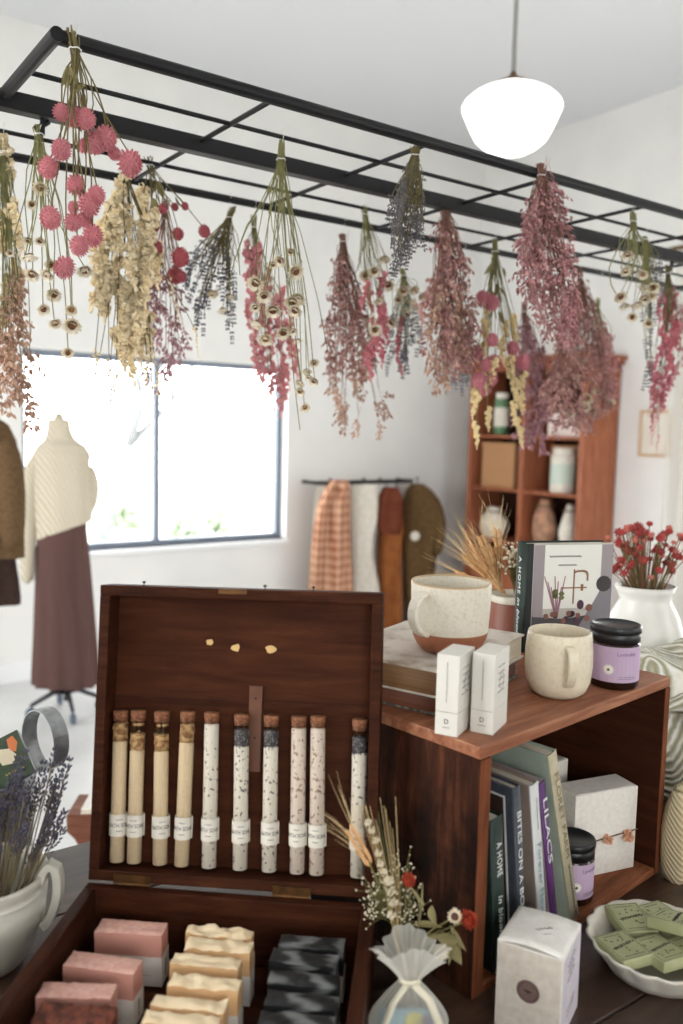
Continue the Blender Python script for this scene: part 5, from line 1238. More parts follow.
pa, pb = shelf_px(549, zB, .26), shelf_px(588, zB, .26); hh = (PX(560, 441, bxf + .26).z - zB) * .92; wv_ = abs(pa.y - pb.y) * .86
fr_ = empty('picture_frame', (bxf + .26, (pa.y + pb.y) / 2, zB + .0006)); tag(fr_, 'tan framed picture standing behind the white canister', 'picture frame')
ff = MB(); 
for (a0, a1, c0, c1) in ((-wv_ / 2, wv_ / 2, 0, .02), (-wv_ / 2, wv_ / 2, hh - .02, hh), (-wv_ / 2, -wv_ / 2 + .02, .02, hh - .02), (wv_ / 2 - .02, wv_ / 2, .02, hh - .02)): ff.box(-.012, .012, a0, a1, c0, c1)
ff.build('frame', M_WICK, fr_, bevel=.002); MB().box(-.004, .008, -wv_ / 2 + .02, wv_ / 2 - .02, .02, hh - .02).build('picture', M_MATW, fr_)
def sack(px0, px1, pyt, z, m, label, name, cat, seed):
    a_, b_ = shelf_px(px0, z), shelf_px(px1, z); w_ = abs(a_.y - b_.y) / 2; h_ = PX((px0 + px1) / 2, pyt, bxf + .12).z - z
    root = empty(name, (bxf + .12, (a_.y + b_.y) / 2, z + .0006)); tag(root, label, cat)
    def f(u, v):
        th = 2 * PI * u; k = (.75 + .35 * math.sin(PI * min(1, v * 1.15)) - .35 * v * v); n = noise.noise(Vector((math.cos(th) * 2, math.sin(th) * 2 + seed, v * 3)))
        return (.075 * math.sin(th) * k * (1 + .15 * n), w_ * .82 * math.cos(th) * k * (1 + .12 * n), h_ * v)
    mb = MB().grid(f, 40, 14, wrap=True); mb.f.append(tuple(range(40 * 13, 40 * 14))); mb.m.append(0); mb.build('sack_body', m, root, smooth=True)
    MB().tube([(.075 * math.sin(t_) * .78, w_ * .66 * math.cos(t_), h_ * .86) for t_ in [2 * PI * i / 24 for i in range(25)]], .005, 6).build('sack_cord', M_TWINE, root)
sack(482, 511, 507, zC, M_CREAMW, 'cream cloth sack at the left of the lower shelf', 'cloth_sack', 'sack', 1)
sack(536, 559, 499, zC, cloth('dusky_print_cloth', C(150, 116, 100), C(196, 150, 120), 16), 'dusky pink print bag on the lower shelf of the bookcase', 'print_bag', 'bag', 2)
sack(565, 581, 505, zC, M_CREAMW, 'narrow cream sack at the right end of the lower shelf', 'cloth_sack', 'sack', 3)
storage(546, 578, 414, zA, 'pale lidded box on the top visible shelf, right bay', mat('pale_pink_card', C(214, 196, 190), .7), .18, 'storage_box', 'box')

# framed picture on the right-hand wall
pa, pb = PX(640, 432, 4.79), PX(671, 432, 4.79); z0_, z1_ = PX(655, 457, 4.79).z, PX(655, 410, 4.79).z; ya, yb = min(pa.y, pb.y), max(pa.y, pb.y)
pf_ = empty('picture_frame', (4.795, (ya + yb) / 2, z0_)); tag(pf_, 'thin pale wood frame with white mat on the right wall', 'picture frame')
ff = MB(); hw_, hh = (yb - ya) / 2, z1_ - z0_
for (a0, a1, c0, c1) in ((-hw_, hw_, 0, .018), (-hw_, hw_, hh - .018, hh), (-hw_, -hw_ + .018, .018, hh - .018), (hw_ - .018, hw_, .018, hh - .018)): ff.box(-.02, .004, a0, a1, c0, c1)
ff.build('frame', mat('pale_oak', C(206, 176, 140), .5), pf_, bevel=.002); MB().box(-.008, .004, -hw_ + .018, hw_ - .018, .018, hh - .018).build('mat_board', mat('white_mat_board', C(228, 222, 212), .7, C(216, 206, 192), 6), pf_)
# curtain over the right-hand window
yc = PX(670, 500, 4.70).y
cu = empty('curtain', (4.70, yc - .35, 0)); tag(cu, 'sheer white curtain at the right wall window', 'curtain')
MB().grid(lambda u, v: (.035 * math.sin(u * 2 * PI * 7), -.40 + .80 * u, .06 + 2.52 * v), 120, 6).build('curtain_cloth', sheer_mat('white_voile', C(238, 236, 230), .62), cu, smooth=True)
MB().tube([(0, -2.0, 2.6), (0, .46, 2.6)], .012, 10).build('curtain_rod', M_BRASS, cu)
for y in (-1.95, .42): MB().tube([(0, y, 2.6), (.098, y, 2.6)], .008, 8).build('rod_bracket', M_BRASS, cu)

# pendant lamp
pl = PD(510, 156, 3.25); sc_ = 3.25 / F * .95
lamp = empty('pendant_lamp', (pl.x, pl.y, pl.z)); tag(lamp, 'white schoolhouse globe pendant lamp on a thin rod', 'pendant lamp')
prof = [(0, 0), (10, 1), (19, 4), (28, 9), (36, 16), (41, 25), (46, 36), (49.5, 44), (50, 47.5), (48, 51.5), (42, 57), (34, 61.5), (25, 65.5), (17, 69)]
M_OPAL = emit_mat('lit_opal_glass', (1, .97, .92, 1), 2.2)
MB().lathe([(r * sc_, z * sc_) for r, z in prof], 48).build('glass_shade', M_OPAL, lamp, smooth=True)
MB().lathe([(17.5 * sc_, 67.5 * sc_), (18 * sc_, 70 * sc_), (12 * sc_, 73 * sc_), (7 * sc_, 76 * sc_), (4 * sc_, 78 * sc_), (2.5 * sc_, 82 * sc_), (0, 82 * sc_)], 32).build('fitter', M_BRASS, lamp, smooth=True)
MB().tube([(0, 0, 80 * sc_), (0, 0, ZC - pl.z - .02)], .0085, 10).build('rod', mat('brushed_grey_rod', C(150, 148, 146), .4, metal=.5), lamp)
MB().lathe([(0, 0), (.06, 0), (.065, -.01), (.03, -.03), (0, -.032)], 32, Matrix.Translation((0, 0, ZC - pl.z))).build('ceiling_rose', M_BRASS, lamp, smooth=True)

# wooden chair with a white notebook, left beyond the table
M_CHAIR = wood('red_brown_chair_wood', C(96, 58, 44), C(116, 74, 58), C(136, 92, 74), 8, 'x', .45)
cp = PZ(66, 816, .45); ch = empty('wooden_bench', (cp.x, cp.y, 0), RV + .05); tag(ch, 'narrow red brown wooden bench beyond the table, half hidden by the chest', 'bench'); M_REDP = wood('red_bench_post', C(92, 44, 34), C(112, 56, 44), C(130, 70, 56), 8, 'z', .45)
MB().box(0, .62, 0, .13, .43, .452).build('seat', M_CHAIR, ch, bevel=.003)
for (x, y) in ((.05, .03), (.57, .03), (.05, .10), (.57, .10)): MB().tube([(x, y, .0), (x, y, .43)], [.013, .017], 10).build('leg', M_CHAIR, ch, smooth=True)
br_ = MB(); br_.poly([(.0, .43), (.0, .405), (.02, .385), (.045, .34), (.06, .34), (.07, .385), (.12, .40), (.50, .40), (.55, .385), (.56, .34), (.575, .34), (.60, .385), (.62, .405), (.62, .43)], 0, .016, frame((0, .02, 0), (1, 0, 0), (0, 0, 1), (0, -1, 0))); br_.build('apron', M_CHAIR, ch, bevel=.002)
for x in (.072, .54): MB().tube([(x, .115, .44), (x + .004, .118, .60)], [.010, .008], 10).build('back_post', M_REDP, ch, smooth=True)
MB().box(.075, .545, .110, .124, .545, .59).build('back_slat', M_REDP, ch, bevel=.004)
cm = Matrix.Translation((cp.x, cp.y, 0)) @ Matrix.Rotation(RV + .05, 4, 'Z'); nb_l = cm @ Vector((.036, .006, .4525))
nb = empty('notebook', nb_l, RV + .06); tag(nb, 'white notebook lying on the narrow wooden bench', 'notebook')
MB().box(.0, .15, .0, .10, .0, .002).build('cover', M_WHC, nb, bevel=.0005); MB().box(.002, .148, .002, .098, .002, .010).build('page_block', M_PAPER, nb); MB().box(.0, .15, .0, .10, .010, .012).build('cover', M_WHC, nb, bevel=.0005)

# a pale bare tree and low shrubs in the bright garden outside
M_BARK = mat('pale_bark', C(122, 126, 128), .9, C(100, 104, 106), 20); M_SHRUB = mat('grey_green_shrub', C(172, 184, 164), .9, C(152, 166, 144), 30)
tr = empty('garden_tree', PD(84, 640, 9.0)); tr.location.z = -.13; tag(tr, 'pale bare tree outside the window', 'tree')
tb_m = MB(); rr = random.Random(2)
def branch(p, d, L, r, lev):
    pts = [p]; q = p.copy()
    for k in range(4):
        d = (d + Vector((rr.uniform(-.18, .18), rr.uniform(-.18, .18), rr.uniform(-.02, .16)))).normalized(); q = q + d * L / 4; pts.append(q.copy())
    tb_m.tube(pts, [r * (1 - .14 * k) for k in range(5)], 6)
    if lev:
        for k in range(3):
            e = pts[rr.choice([2, 3, 4])]; nd = (d + Vector((rr.uniform(-.9, .9), rr.uniform(-.9, .9), rr.uniform(-.1, .5)))).normalized(); branch(e, nd, L * .68, r * .55, lev - 1)
branch(Vector((0, 0, -.01)), Vector((.35, -.15, 1)).normalized(), 2.0, .085, 4)
tb_m.build('trunk_and_branches', M_BARK, tr, smooth=True)
for k, (px, py, d, s_) in enumerate(((186, 535, 11.0, .30), (215, 540, 12.0, .26), (118, 545, 12, .35))):
    P = PD(px, py, d); P.z = -.13; sh = empty('garden_shrub', P); tag(sh, ['grey green shrub outside the window, left of centre pane', 'small shrub outside near the right window frame', 'shrub outside the left window pane'][k], 'shrub')
    mb = MB(); rr2 = random.Random(k)
    for j in range(160):
        e = Vector((rr2.gauss(0, 1), rr2.gauss(0, 1), abs(rr2.gauss(0, 1)))).normalized() * s_ * rr2.uniform(.4, 1); e.z *= 1.4
        mb.ball((0, 0, 0), (.05, .02, .07), 5, 3, align(e + Vector((0, 0, .12)), e, rr2.uniform(0, 6)))
    mb.build('foliage', M_SHRUB, sh, smooth=True); MB().tube([(0, 0, -.02), (0, 0, .35)], .02, 6).build('stem', M_BARK, sh)
# ------------------------------------------------------------------ dried flower bunches on the rack
M_THREAD = mat('white_thread', C(232, 230, 226), .8); M_STRAW = mat('pale_green_stem', C(134, 130, 86), .9, C(110, 108, 66), 60); M_STEMB = mat('brown_green_stem', C(116, 104, 66), .9, C(92, 82, 50), 60)
M_AMAR = mat('pink_globe_bloom', C(184, 98, 114), .85, C(216, 158, 154), 160, rand=.12, lo=.4, hi=.7); M_AMARD = mat('deep_pink_globe_bloom', C(150, 62, 72), .85, C(182, 100, 104), 160, rand=.15)
M_AMARM = mat('mauve_globe_bloom', C(176, 98, 116), .85, C(206, 142, 146), 160, rand=.12)
M_CRL = mat('cream_dried_petals', C(246, 232, 200), .85, C(238, 218, 178), 60, rand=.12); M_CRP = mat('pale_yellow_petals', C(242, 226, 184), .85, C(232, 210, 160), 60, rand=.1)
M_PKL = mat('rose_pink_petals', C(220, 140, 148), .85, C(234, 180, 178), 60, rand=.15); M_PKH = mat('bright_pink_petals', C(208, 112, 128), .85, C(226, 158, 162), 60, rand=.15)
M_MAU = mat('dusty_mauve_bracts', C(130, 84, 86), .9, C(200, 158, 146), 90, rand=.2); M_MAUB = mat('tan_mauve_bracts', C(146, 106, 92), .9, C(208, 174, 148), 90, rand=.2)
M_MAUP = mat('purple_mauve_bracts', C(126, 84, 96), .9, C(188, 144, 146), 90, rand=.2); M_MAUK = mat('rosy_mauve_bracts', C(140, 84, 94), .9, C(202, 156, 150), 90, rand=.2)
M_LAVG = mat('grey_lavender_buds', C(90, 86, 90), .95, C(124, 120, 120), 150, rand=.25); M_LAVN = mat('slate_lavender_buds', C(76, 75, 86), .95, C(112, 110, 122), 150, rand=.25)
M_SPET = mat('papery_white_petal', C(246, 240, 226), .8, C(238, 226, 200), 40); M_SCEN = mat('brown_straw_centre', C(136, 88, 56), .95, C(92, 58, 38), 500); M_SCENY = mat('golden_straw_centre', C(176, 130, 74), .95, C(132, 92, 52), 500)

M_MSTEM = mat('mauve_brown_stem', C(132, 96, 82), .9, C(110, 78, 66), 60)
def globe(seed, n=96, flat=1.15):
    mb = MB(); rr = random.Random(seed); mb.ball((0, 0, 0), (.74, .74, .74 * flat), 10, 6)
    for q in range(n):
        zf = 1 - 2 * (q + .5) / n; ph = q * 2.39996; s_ = math.sqrt(1 - zf * zf); d = Vector((s_ * math.cos(ph), s_ * math.sin(ph), zf)); c = Vector((d.x * .70, d.y * .70, d.z * .70 * flat))
        M = align(c, d + Vector((0, 0, .25)), rr.uniform(-.3, .3)); l = rr.uniform(.26, .36)
        mb.add([(-.12, 0, -.02), (.12, 0, -.02), (.10, .045, l * .5), (0, .0, l), (-.10, .045, l * .5), (0, -.06, l * .4)], [(0, 1, 2, 3), (0, 3, 4), (1, 0, 5), (1, 5, 3, 2), (5, 0, 4, 3)], M)
    return mb
GLOBE = {}
def globe_me(m, k):
    key = (m.name, k)
    if key not in GLOBE: GLOBE[key] = globe(k).mesh('globe_bloom', m)
    return GLOBE[key]
def petal_fl(seed, r=1.0):
    """ruffled floret of crumpled petals, unit radius"""
    mb = MB(); rr = random.Random(seed)
    for k in range(9):
        d = Vector((rr.gauss(0, 1), rr.gauss(0, 1), rr.gauss(.25, .8))).normalized(); M = align((0, 0, 0), d, rr.uniform(0, 6)); a1, a2 = rr.uniform(-.5, .5), rr.uniform(.2, .6)
        mb.grid(lambda u, v: ((u - .5) * 1.15 * math.sin(PI * (.12 + .80 * v)), a2 * .5 * math.sin(PI * v) + .22 * math.sin(9 * u + seed) * v, v * 1.0 + a1 * (u - .5) * v * .5), 4, 4, M)
    return mb
def spike(L, n, r, seed, taper=.45, buds=4, start=.0):
    """flower spike pointing +z: stem with ruffled florets, small buds at the tip"""
    mb = MB(); rr = random.Random(seed)
    for k in range(n):
        z = L * (start + (1 - start) * k / n) * .86; q = r * (1 - taper * k / n) * rr.uniform(.8, 1.15); a_ = rr.uniform(0, 6.28); off = r * .75 * (1 - .5 * k / n)
        f = petal_fl(seed * 31 + k); T = Matrix.Translation((off * math.cos(a_), off * math.sin(a_), z)) @ Matrix.Rotation(a_, 4, 'Z') @ Matrix.Rotation(rr.uniform(.3, 1.3), 4, 'Y') @ Matrix.Scale(q, 4); mb.add(f.v, f.f, T)
    for k in range(buds):
        z = L * (.88 + .12 * k / buds); mb.ball((rr.uniform(-.2, .2) * r, rr.uniform(-.2, .2) * r, z), (r * .20, r * .20, r * .34), 5, 4)
    mb.tube([(0, 0, -.01), (0, 0, L * .5), (0, 0, L)], r * .08, 3)
    return mb
def bract_spray(L, n, r, seed):
    """arching sprig of pointed cupped bracts, along +z"""
    mb = MB(); rr = random.Random(seed)
    for b in range(4):
        z0 = L * (.12 + .2 * b); e = Vector((rr.gauss(0, .16) * L, rr.gauss(0, .16) * L, L * min(1.05, .42 + .22 * b + rr.uniform(0, .15)))); m_ = Vector((e.x * .6, e.y * .6, z0 + (e.z - z0) * .55)); mb.tube([(0, 0, z0), m_, e], .00035, 3)
        for k in range(n // 4):
            t_ = .15 + .85 * (k + rr.random()) / (n / 4); c = Vector((0, 0, z0)).lerp(m_, min(1, t_ * 2)) if t_ < .5 else m_.lerp(e, t_ * 2 - 1)
            c = c + Vector((rr.uniform(-1, 1), rr.uniform(-1, 1), rr.uniform(-1, 1))) * r * .8; d = Vector((rr.gauss(0, .7), rr.gauss(0, .7), 1)).normalized(); M = align(c, d, rr.uniform(0, 6.28)); s_ = r * rr.uniform(.7, 1.2)
            mb.add([(0, 0, 0), (.42 * s_, .16 * s_, .7 * s_), (0, 0, 1.7 * s_), (-.42 * s_, .16 * s_, .7 * s_), (0, -.22 * s_, .75 * s_), (0, .34 * s_, .7 * s_)], [(0, 1, 4), (1, 2, 4), (2, 3, 4), (3, 0, 4), (0, 5, 1), (1, 5, 2), (2, 5, 3), (3, 5, 0)], M)
    mb.tube([(0, 0, -.02), (0, 0, L * .4), (0, 0, L * .8)], .0005, 3)
    return mb
CACHE = {}
def element(kind, m, k):
    key = (kind, m.name, k)
    if key not in CACHE:
        if kind == 'spike': me = spike(.085 + .02 * (k % 2), 17, .0122, k + 3).mesh('flower_spike', m)
        elif kind == 'loose': me = spike(.085 + .02 * (k % 2), 11, .0105, k + 40, .3, 4).mesh('flower_spike', m)
        elif kind == 'tail': me = spike(.075, 7, .0048, k + 60, .5, 6).mesh('flower_spike', m)
        elif kind == 'spray': me = bract_spray(.058 + .008 * (k % 2), 26, .0080, k + 7).mesh('bract_spray', m)
        elif kind == 'lav':
            q = lav_spike(.036 + .008 * (k % 3), 70 + k, .0032); q.materials.clear(); q.materials.append(m); me = q
        CACHE[key] = me
    return CACHE[key]
ELL = {'spike': .09, 'loose': .09, 'tail': .075, 'spray': .06, 'lav': .04}
NAME = {'spike': 'flower_spike', 'loose': 'flower_spike', 'tail': 'flower_spike', 'spray': 'bract_spray', 'lav': 'lavender_spike'}
STRAWF = []
for k in range(3):
    pet, cen = daisy(1.0, 14, 20 + k, 3)
    pm = pet.mesh('petals', M_SPET, True); STRAWF.append((pm, cen.mesh('flower_centre', M_SCEN, True), cen.mesh('flower_centre', M_SCENY, True)))

class Bunch:
    def __init__(s, label, tie, yp, top=None, stem=M_STRAW, seed=0, hang=RZ):
        s.yp = yp; s.rr = random.Random(seed); s.T = PY(tie[0], tie[1], yp); s.st = MB(); s.stem = stem
        s.root = empty('hanging_flower_bunch', s.T); tag(s.root, label, 'flower bunch', 'dried flower bunches hanging from the rack')
        s.top = PY(top[0], top[1], yp) if top else s.T + Vector((.0, 0, .03)); s.hang = hang; s.ns = 0; s.k = depth(s.T) / F
    def at(s, px, py, off=0.0):
        p = PY(px, py, s.yp); return p + f0 * off - s.T
    def stalk(s, e, r=.0009, bow=.012, top=True):
        rr = s.rr; j = Vector((rr.uniform(-.0055, .0055), rr.uniform(-.0055, .0055), 0)); up_ = (s.top - s.T); a = j * .9 + up_ * rr.uniform(.6, 1.0) + Vector((rr.uniform(-.004, .004), rr.uniform(-.004, .004), 0))
        d = e - j; b = Vector((rr.uniform(-bow, bow), rr.uniform(-bow, bow), 0))
        s.st.tube([a, j, j + d * .35 + b + Vector((0, 0, -.02 * d.length)), j + d * .7 + b * .8, e], r, 4); s.ns += 1
    def dir(s, e, jit=.25):
        d = e.normalized() * .6 + Vector((0, 0, -.5)); return (d + Vector((s.rr.uniform(-jit, jit), s.rr.uniform(-jit, jit), 0))).normalized()
    def globes(s, L, m, stalks=True):
        for k, q in enumerate(L):
            px, py, r = q[:3]; off = s.rr.uniform(-.03, .03) - (.02 if r > 9 else 0); e = s.at(px, py, off); d = s.dir(e, .35); R = r * s.k
            o = link('globe_bloom', globe_me(m, k % 4), s.root); o.matrix_local = align(e, d, s.rr.uniform(0, 6), R * 1.02)
            if stalks: s.stalk(e - d * R * .7, .0010)
        return s
    def straws(s, L, yellow=.2, stalks=True, face=.4):
        for k, q in enumerate(L):
            px, py, r = q[:3]; off = s.rr.uniform(-.025, .025); e = s.at(px, py, off); d = (s.dir(e, .7) * .75 + (CAM - s.T - e).normalized() * s.rr.uniform(.35, 1.1)).normalized(); R = r * s.k * 1.25
            pm, c1, c2 = STRAWF[k % 3]; o = link('strawflower', pm, s.root); o.matrix_local = align(e, d, s.rr.uniform(0, 6), R); link('flower_centre', c2 if s.rr.random() < yellow else c1, o)
            if stalks: s.stalk(e - d * R * .2, .0009, .02)
        return s
    def fill(s, kind, m, rows, n, sc=1.0, thick=.8, stalk=1.0, jit=.25):
        """elements spread evenly inside a silhouette given as (y, x_left, x_right) rows"""
        area = [((rows[i + 1][0] - rows[i][0]) * (rows[i][2] - rows[i][1] + rows[i + 1][2] - rows[i + 1][1]) / 2) for i in range(len(rows) - 1)]; tot = sum(area); rr = s.rr
        for k in range(n):
            t_ = (k + rr.random()) / n * tot; i = 0
            while t_ > area[i] and i < len(area) - 1: t_ -= area[i]; i += 1
            f = min(1, t_ / max(area[i], 1e-6)); y = rows[i][0] + (rows[i + 1][0] - rows[i][0]) * f; a = rows[i][1] + (rows[i + 1][1] - rows[i][1]) * f; b = rows[i][2] + (rows[i + 1][2] - rows[i][2]) * f
            u = rr.uniform(-1, 1); hw = (b - a) / 2 * s.k; off = rr.uniform(-1, 1) * math.sqrt(max(0, 1 - u * u * .8)) * hw * thick
            e = s.at((a + b) / 2 + u * (b - a) / 2, y, off); d = s.dir(e, jit); q = sc * rr.uniform(.85, 1.15); l = ELL[kind] * q
            o = link(NAME[kind], element(kind, m, k % 4), s.root); o.matrix_local = align(e - d * l * .62, d, rr.uniform(0, 6), q)
            if rr.random() < stalk: s.stalk(e - d * l * .55, .0008)
        return s
    def leaves(s, n, rows, m=M_LEAF, L=.03, w2=.006):
        for k in range(n):
            y, a, b = rows[s.rr.randrange(len(rows))]; e = s.at(s.rr.uniform(a, b), y + s.rr.uniform(-8, 8), s.rr.uniform(-.015, .015)); me = CACHE.setdefault(('leaf', m.name, k % 3), None) or leaf_mesh(L, w2, .3 * (k % 3 - 1)).mesh('leaf', m, True); CACHE[('leaf', m.name, k % 3)] = me
            o = link('leaf', me, s.root); o.matrix_local = align(e, Vector((s.rr.uniform(-.6, .6), s.rr.uniform(-.6, .6), -1)), s.rr.uniform(0, 6), s.rr.uniform(.7, 1.2))
        return s
    def done(s, extra=0):
        for k in range(extra): s.stalk(Vector((s.rr.uniform(-.02, .02), s.rr.uniform(-.02, .02), -s.rr.uniform(.05, .13))), .0009)
        s.st.build('stems', s.stem, s.root)
        th = MB(); h = s.hang + .012 - s.T.z
        th.tube([(.008 * math.cos(2 * PI * i / 14), .008 * math.sin(2 * PI * i / 14), .0006 * (i % 3)) for i in range(15)], .0009, 4)
        if h > .002: th.tube([(0, .002, 0), (0, .002, h * .5), (.003, .012, h), (0, -.012, h), (0, -.002, h * .5), (0, -.002, 0)], .0005, 4)
        th.build('thread', M_THREAD, s.root)

b = Bunch('cream and mauve bunch cut by the left edge of the picture', (3, 152), 1.595, seed=1); b.fill('spike', M_CRL, [(170, -8, 10), (215, -25, 18), (300, -25, 24), (335, -18, 27)], 12).fill('spray', M_MAUB, [(270, -20, 18), (300, -25, 26), (340, -20, 34), (385, -5, 38), (412, 8, 34)], 26, 1.15).straws([(1, 150, 6), (10, 205, 5)]).done(4)
b = Bunch('pink globe amaranth bunch at the near rail left end, stems poking above the rail', (75, 50), RYN - .012, (72, 28), stem=M_STEMB, seed=2)
b.globes([(70, 114, 11), (66, 118, 8), (91, 125, 10), (92, 140, 11), (104, 136, 12), (110, 148, 7), (78, 140, 7), (71, 159, 10), (51, 170, 10.5), (131, 165, 13.5), (76, 185, 10), (70, 204, 6), (101, 200, 9.5), (98, 213, 11), (62, 226, 10.5), (81, 216, 8), (79, 226, 9), (94, 237, 11), (83.5, 249, 10), (67, 269, 11)], M_AMAR).leaves(12, [(70, 68, 82), (90, 66, 84), (105, 64, 88), (180, 70, 90)], M_LEAF).done(6)
b = Bunch('strawflower bunch with curling green stems at the far left, behind the pink globes', (39, 135), 1.43, (38, 124), seed=3, hang=1.915)
b.straws([(43, 189, 7), (32, 204, 5), (24, 237, 5), (13, 254, 4), (22, 253, 5), (34, 257, 7.5), (30, 272, 7), (52, 275, 7), (49, 291, 7.5), (42, 308, 6), (87, 270, 8), (69, 308, 6), (69, 323, 9), (57, 323, 6), (64, 351, 6), (40, 240, 5), (46, 262, 6)]).done(8)
b = Bunch('large cream larkspur bunch left of the window mullion', (126, 176), 1.595, (127, 166), stem=M_STEMB, seed=4)
b.fill('spike', M_CRL, [(195, 116, 138), (220, 106, 152), (250, 98, 156), (300, 92, 164), (335, 95, 152), (365, 98, 158)], 38, .95, .8, .5).fill('tail', M_CRL, [(365, 90, 98), (385, 90, 94)], 2, .9).fill('tail', M_CRL, [(370, 108, 114), (410, 110, 114)], 3, .9).fill('tail', M_CRL, [(340, 140, 152), (380, 145, 160), (425, 152, 158)], 6, 1).fill('tail', M_CRL, [(300, 172, 182), (355, 192, 205)], 3, .9).done(4)
b = Bunch('small deep pink globe amaranth bunch beside the cream larkspur', (150, 166), 1.60, (149, 156), stem=M_STEMB, seed=5)
b.globes([(152, 224, 7.5), (165, 212, 5), (176, 232, 6.5), (202, 228, 6.5), (187, 209, 4), (175, 207, 4), (185, 262, 9.5), (173, 274, 8.5), (181, 277, 7), (160, 250, 6)], M_AMARD).leaves(8, [(185, 148, 160), (200, 150, 178)]).done(4)
b = Bunch('mauve seed head bunch hanging behind the cream larkspur', (165, 212), RYF, seed=6, stem=M_MSTEM); b.fill('spray', M_MAUP, [(260, 150, 182), (300, 148, 180), (340, 135, 186), (382, 152, 176)], 22, 1.0).done()
b = Bunch('lavender bundle tilted left, with three white blooms', (229, 218), RYF, (234, 206), stem=M_STEMB, seed=7)
b.fill('lav', M_LAVN, [(236, 214, 232), (255, 196, 230), (282, 178, 226), (305, 190, 216), (330, 198, 206)], 42, 1.2).fill('lav', M_LAVN, [(250, 222, 234), (300, 226, 236), (340, 228, 234)], 14, 1.1).straws([(213, 293, 6), (222, 307, 6.5), (231, 296, 5)], 1).done(10)
b = Bunch('long stemmed strawflower bunch hanging before the pink larkspur', (281, 160), 1.31, (281, 139), seed=8)
b.straws([(295, 272, 8), (255, 280, 8), (264, 295, 7), (272, 307, 8), (254, 305, 5), (293, 301, 8), (300, 298, 7), (296, 311, 7), (257, 321, 7), (282, 330, 7), (265, 337, 7), (281, 260, 6), (272, 261, 5), (313, 361, 5), (306, 369, 5), (301, 382, 5), (309, 376, 4), (314, 380, 5), (301, 391, 5), (305, 407, 5), (292, 331, 5), (297, 338, 5), (290, 248, 5)])
for pts in ([(279, 165), (262, 200), (245, 232), (234, 262), (229, 285)], [(281, 165), (262, 205), (247, 225), (238, 250), (240, 275)], [(284, 190), (300, 230), (318, 300), (328, 352)], [(280, 200), (288, 300), (294, 380), (300, 430)], [(286, 200), (296, 250), (302, 262)]): b.st.tube([b.at(*q) for q in pts], .0009, 4)
b.done(8)
b = Bunch('rose pink larkspur bunch right of the lavender bundle with three white blooms', (254, 228), RYF, seed=9); b.fill('loose', M_PKL, [(262, 250, 266), (295, 248, 288), (340, 252, 294), (375, 258, 298), (400, 262, 290)], 24, .95).fill('tail', M_PKL, [(390, 262, 280), (420, 266, 290)], 5, .8).done(3)
b = Bunch('tan mauve seed head bunch in the middle, lowest tips above the coats', (343, 242), RYF, (342, 233), seed=10, stem=M_MSTEM); b.fill('spray', M_MAU, [(258, 338, 350), (275, 332, 360), (300, 330, 364), (340, 326, 374), (370, 332, 376)], 44, 1.1).fill('spray', M_MAUB, [(360, 332, 376), (400, 330, 384), (432, 345, 388)], 16, 1.0).done(6)
b = Bunch('bunch of pale green stems with white blooms and pink petals beside the mauve heads', (365, 215), 1.595, (364, 205), seed=11)
b.straws([(385, 257, 6), (365, 273, 6), (374, 272, 6), (388, 283, 6.5), (382, 318, 6), (375, 330, 6), (392, 322, 6), (378, 300, 5)], .5).fill('loose', M_PKH, [(290, 362, 380), (315, 366, 394), (340, 365, 388), (370, 360, 372)], 12, .75).done(10)
b = Bunch('full grey lavender bunch at the near rail crossbar', (415, 156), RYN + .012, (416, 146), stem=M_STEMB, seed=12); b.fill('lav', M_LAVG, [(172, 406, 422), (195, 393, 424), (225, 385, 425), (250, 388, 418), (272, 390, 400)], 78, 1.0).done(14)
b = Bunch('white bloom and dark lavender bunch on the far rail above the coat rail', (404, 276), RYF, (402, 268), seed=13); b.straws([(403, 290, 6), (409, 300, 6), (398, 299, 5), (416, 304, 6), (413, 290, 5), (406, 312, 5), (421, 296, 5)], .4).fill('lav', M_LAVN, [(318, 388, 420), (345, 385, 422), (372, 388, 414)], 34, 1.2).fill('loose', M_PKH, [(330, 388, 400), (372, 392, 402)], 4, .6).done(8)
b = Bunch('wide tan and mauve seed head bunch right of the grey lavender', (446, 208), 1.43, (446, 200), stem=M_MSTEM, seed=14); b.fill('spray', M_MAU, [(222, 440, 452), (250, 432, 460), (290, 424, 470), (330, 420, 473), (365, 434, 470)], 62, 1.15).fill('spray', M_MAUB, [(300, 420, 468), (380, 426, 468)], 14, 1.1).done(6)
b = Bunch('slate lavender bunch hanging low behind the wide mauve bunch', (461, 305), RYF, seed=15); b.fill('lav', M_LAVN, [(325, 452, 470), (352, 445, 475), (386, 442, 470)], 36, 1.2).done(4)
b = Bunch('mauve globe and pale yellow bunch hanging on a white thread', (495, 252), 1.43, (495, 238), seed=16, stem=M_STRAW)
b.globes([(482, 299, 8), (490, 304, 8), (477, 353, 8), (490, 341, 6.5), (494, 363, 9), (477, 381, 8), (490, 378, 9), (486, 388, 8), (522, 362, 8), (511, 349, 7), (484, 366, 7)], M_AMARM).fill('spike', M_CRP, [(312, 474, 486), (390, 472, 494), (445, 476, 488)], 10, .62).fill('spike', M_CRP, [(325, 500, 514), (370, 502, 520), (442, 514, 528)], 12, .62).leaves(12, [(270, 486, 504), (290, 484, 508), (305, 490, 510)]).done(8)
b = Bunch('rosy mauve bunch hung highest at the near rail, tip above the rail', (541, 176), RYN - .012, (541, 163), stem=M_MSTEM, seed=17); b.fill('spray', M_MAUK, [(184, 534, 550), (205, 526, 564), (240, 521, 567), (270, 521, 571), (300, 532, 576), (335, 546, 572)], 88, .95).done(6)
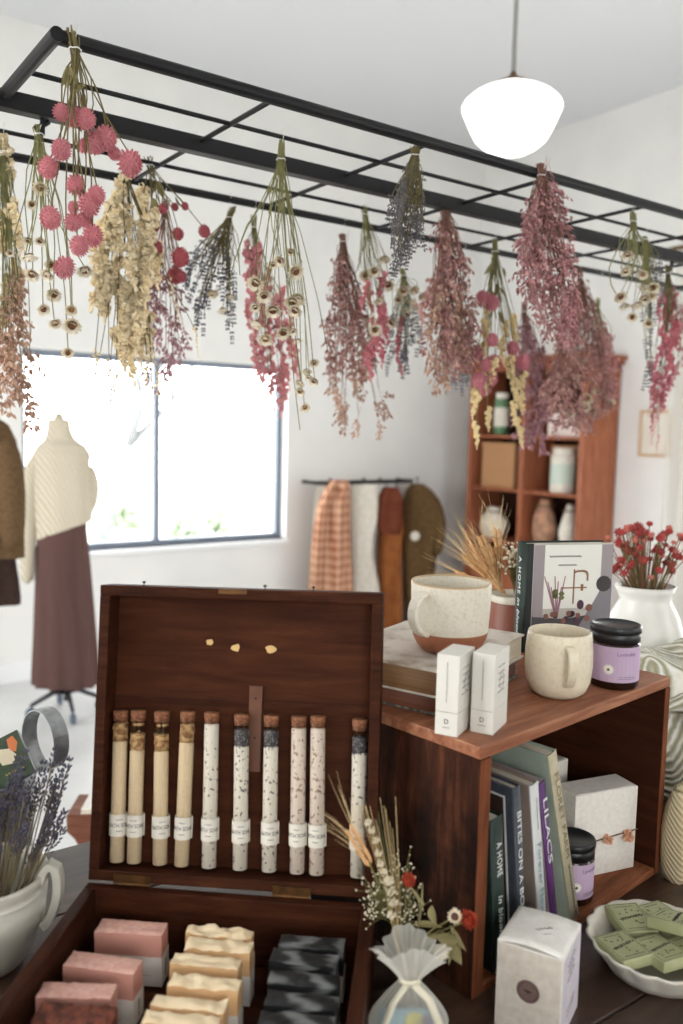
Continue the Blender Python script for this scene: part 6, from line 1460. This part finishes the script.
b = Bunch('dull purple bunch hanging before the bookcase, left of the widest mauve one', (524, 312), RYF, seed=18, stem=M_MSTEM); b.fill('spray', M_MAUP, [(322, 519, 530), (350, 514, 546), (400, 518, 560), (440, 514, 545)], 46, 1.2).done(4)
b = Bunch('widest mauve bunch with white blooms before the bookcase', (580, 278), 1.60, (580, 267), seed=19, stem=M_MSTEM); b.fill('spray', M_MAU, [(292, 572, 588), (320, 560, 600), (360, 550, 607), (400, 548, 606), (425, 558, 590)], 84, 1.2).straws([(580, 360, 5), (578, 375, 5.5), (585, 398, 6), (582, 406, 6), (593, 409, 6), (600, 390, 5), (608, 402, 5), (572, 412, 5)], .5).done(4)
b = Bunch('small pink bunch with green stem ends right of the widest mauve bunch', (598, 308), RYF + .0, (598, 297), seed=20); b.fill('spray', M_MAUK, [(330, 592, 606), (352, 594, 614), (395, 602, 621)], 24, 1.2).done(10)
b = Bunch('green stemmed strawflower bunch at the right end of the near rail', (633, 222), RYN + .02, (632, 210), seed=21)
b.straws([(625, 255, 5.5), (622, 272, 5), (630, 268, 5), (618, 297, 6), (627, 303, 5), (645, 285, 6), (651, 288, 6), (637, 303, 6), (643, 298, 6), (634, 316, 5), (651, 322, 5), (648, 297, 5), (640, 275, 5)])
b.st.tube([b.at(*q) for q in [(630, 230), (617, 250), (609, 268), (611, 285), (618, 297)]], .0012, 5); b.done(16)
b = Bunch('blue grey lavender bunch behind the green stemmed strawflowers', (645, 240), 1.31, (643, 236), seed=22); b.fill('lav', M_LAVG, [(262, 648, 660), (290, 648, 664), (322, 642, 660)], 30, 1.1).fill('lav', M_LAVN, [(330, 648, 656), (392, 640, 650)], 8, 1.1).done(6)
b = Bunch('bright pink larkspur bunch at the right edge of the picture', (668, 274), 1.43, (667, 264), seed=23, stem=M_STEMB); b.fill('loose', M_PKH, [(300, 660, 674), (330, 656, 680), (370, 652, 680), (410, 648, 668)], 20, .85).fill('tail', M_PKH, [(400, 650, 662), (452, 651, 658)], 6, .9).fill('spray', M_MAUK, [(300, 672, 684), (380, 672, 690)], 8, 1).done(6)
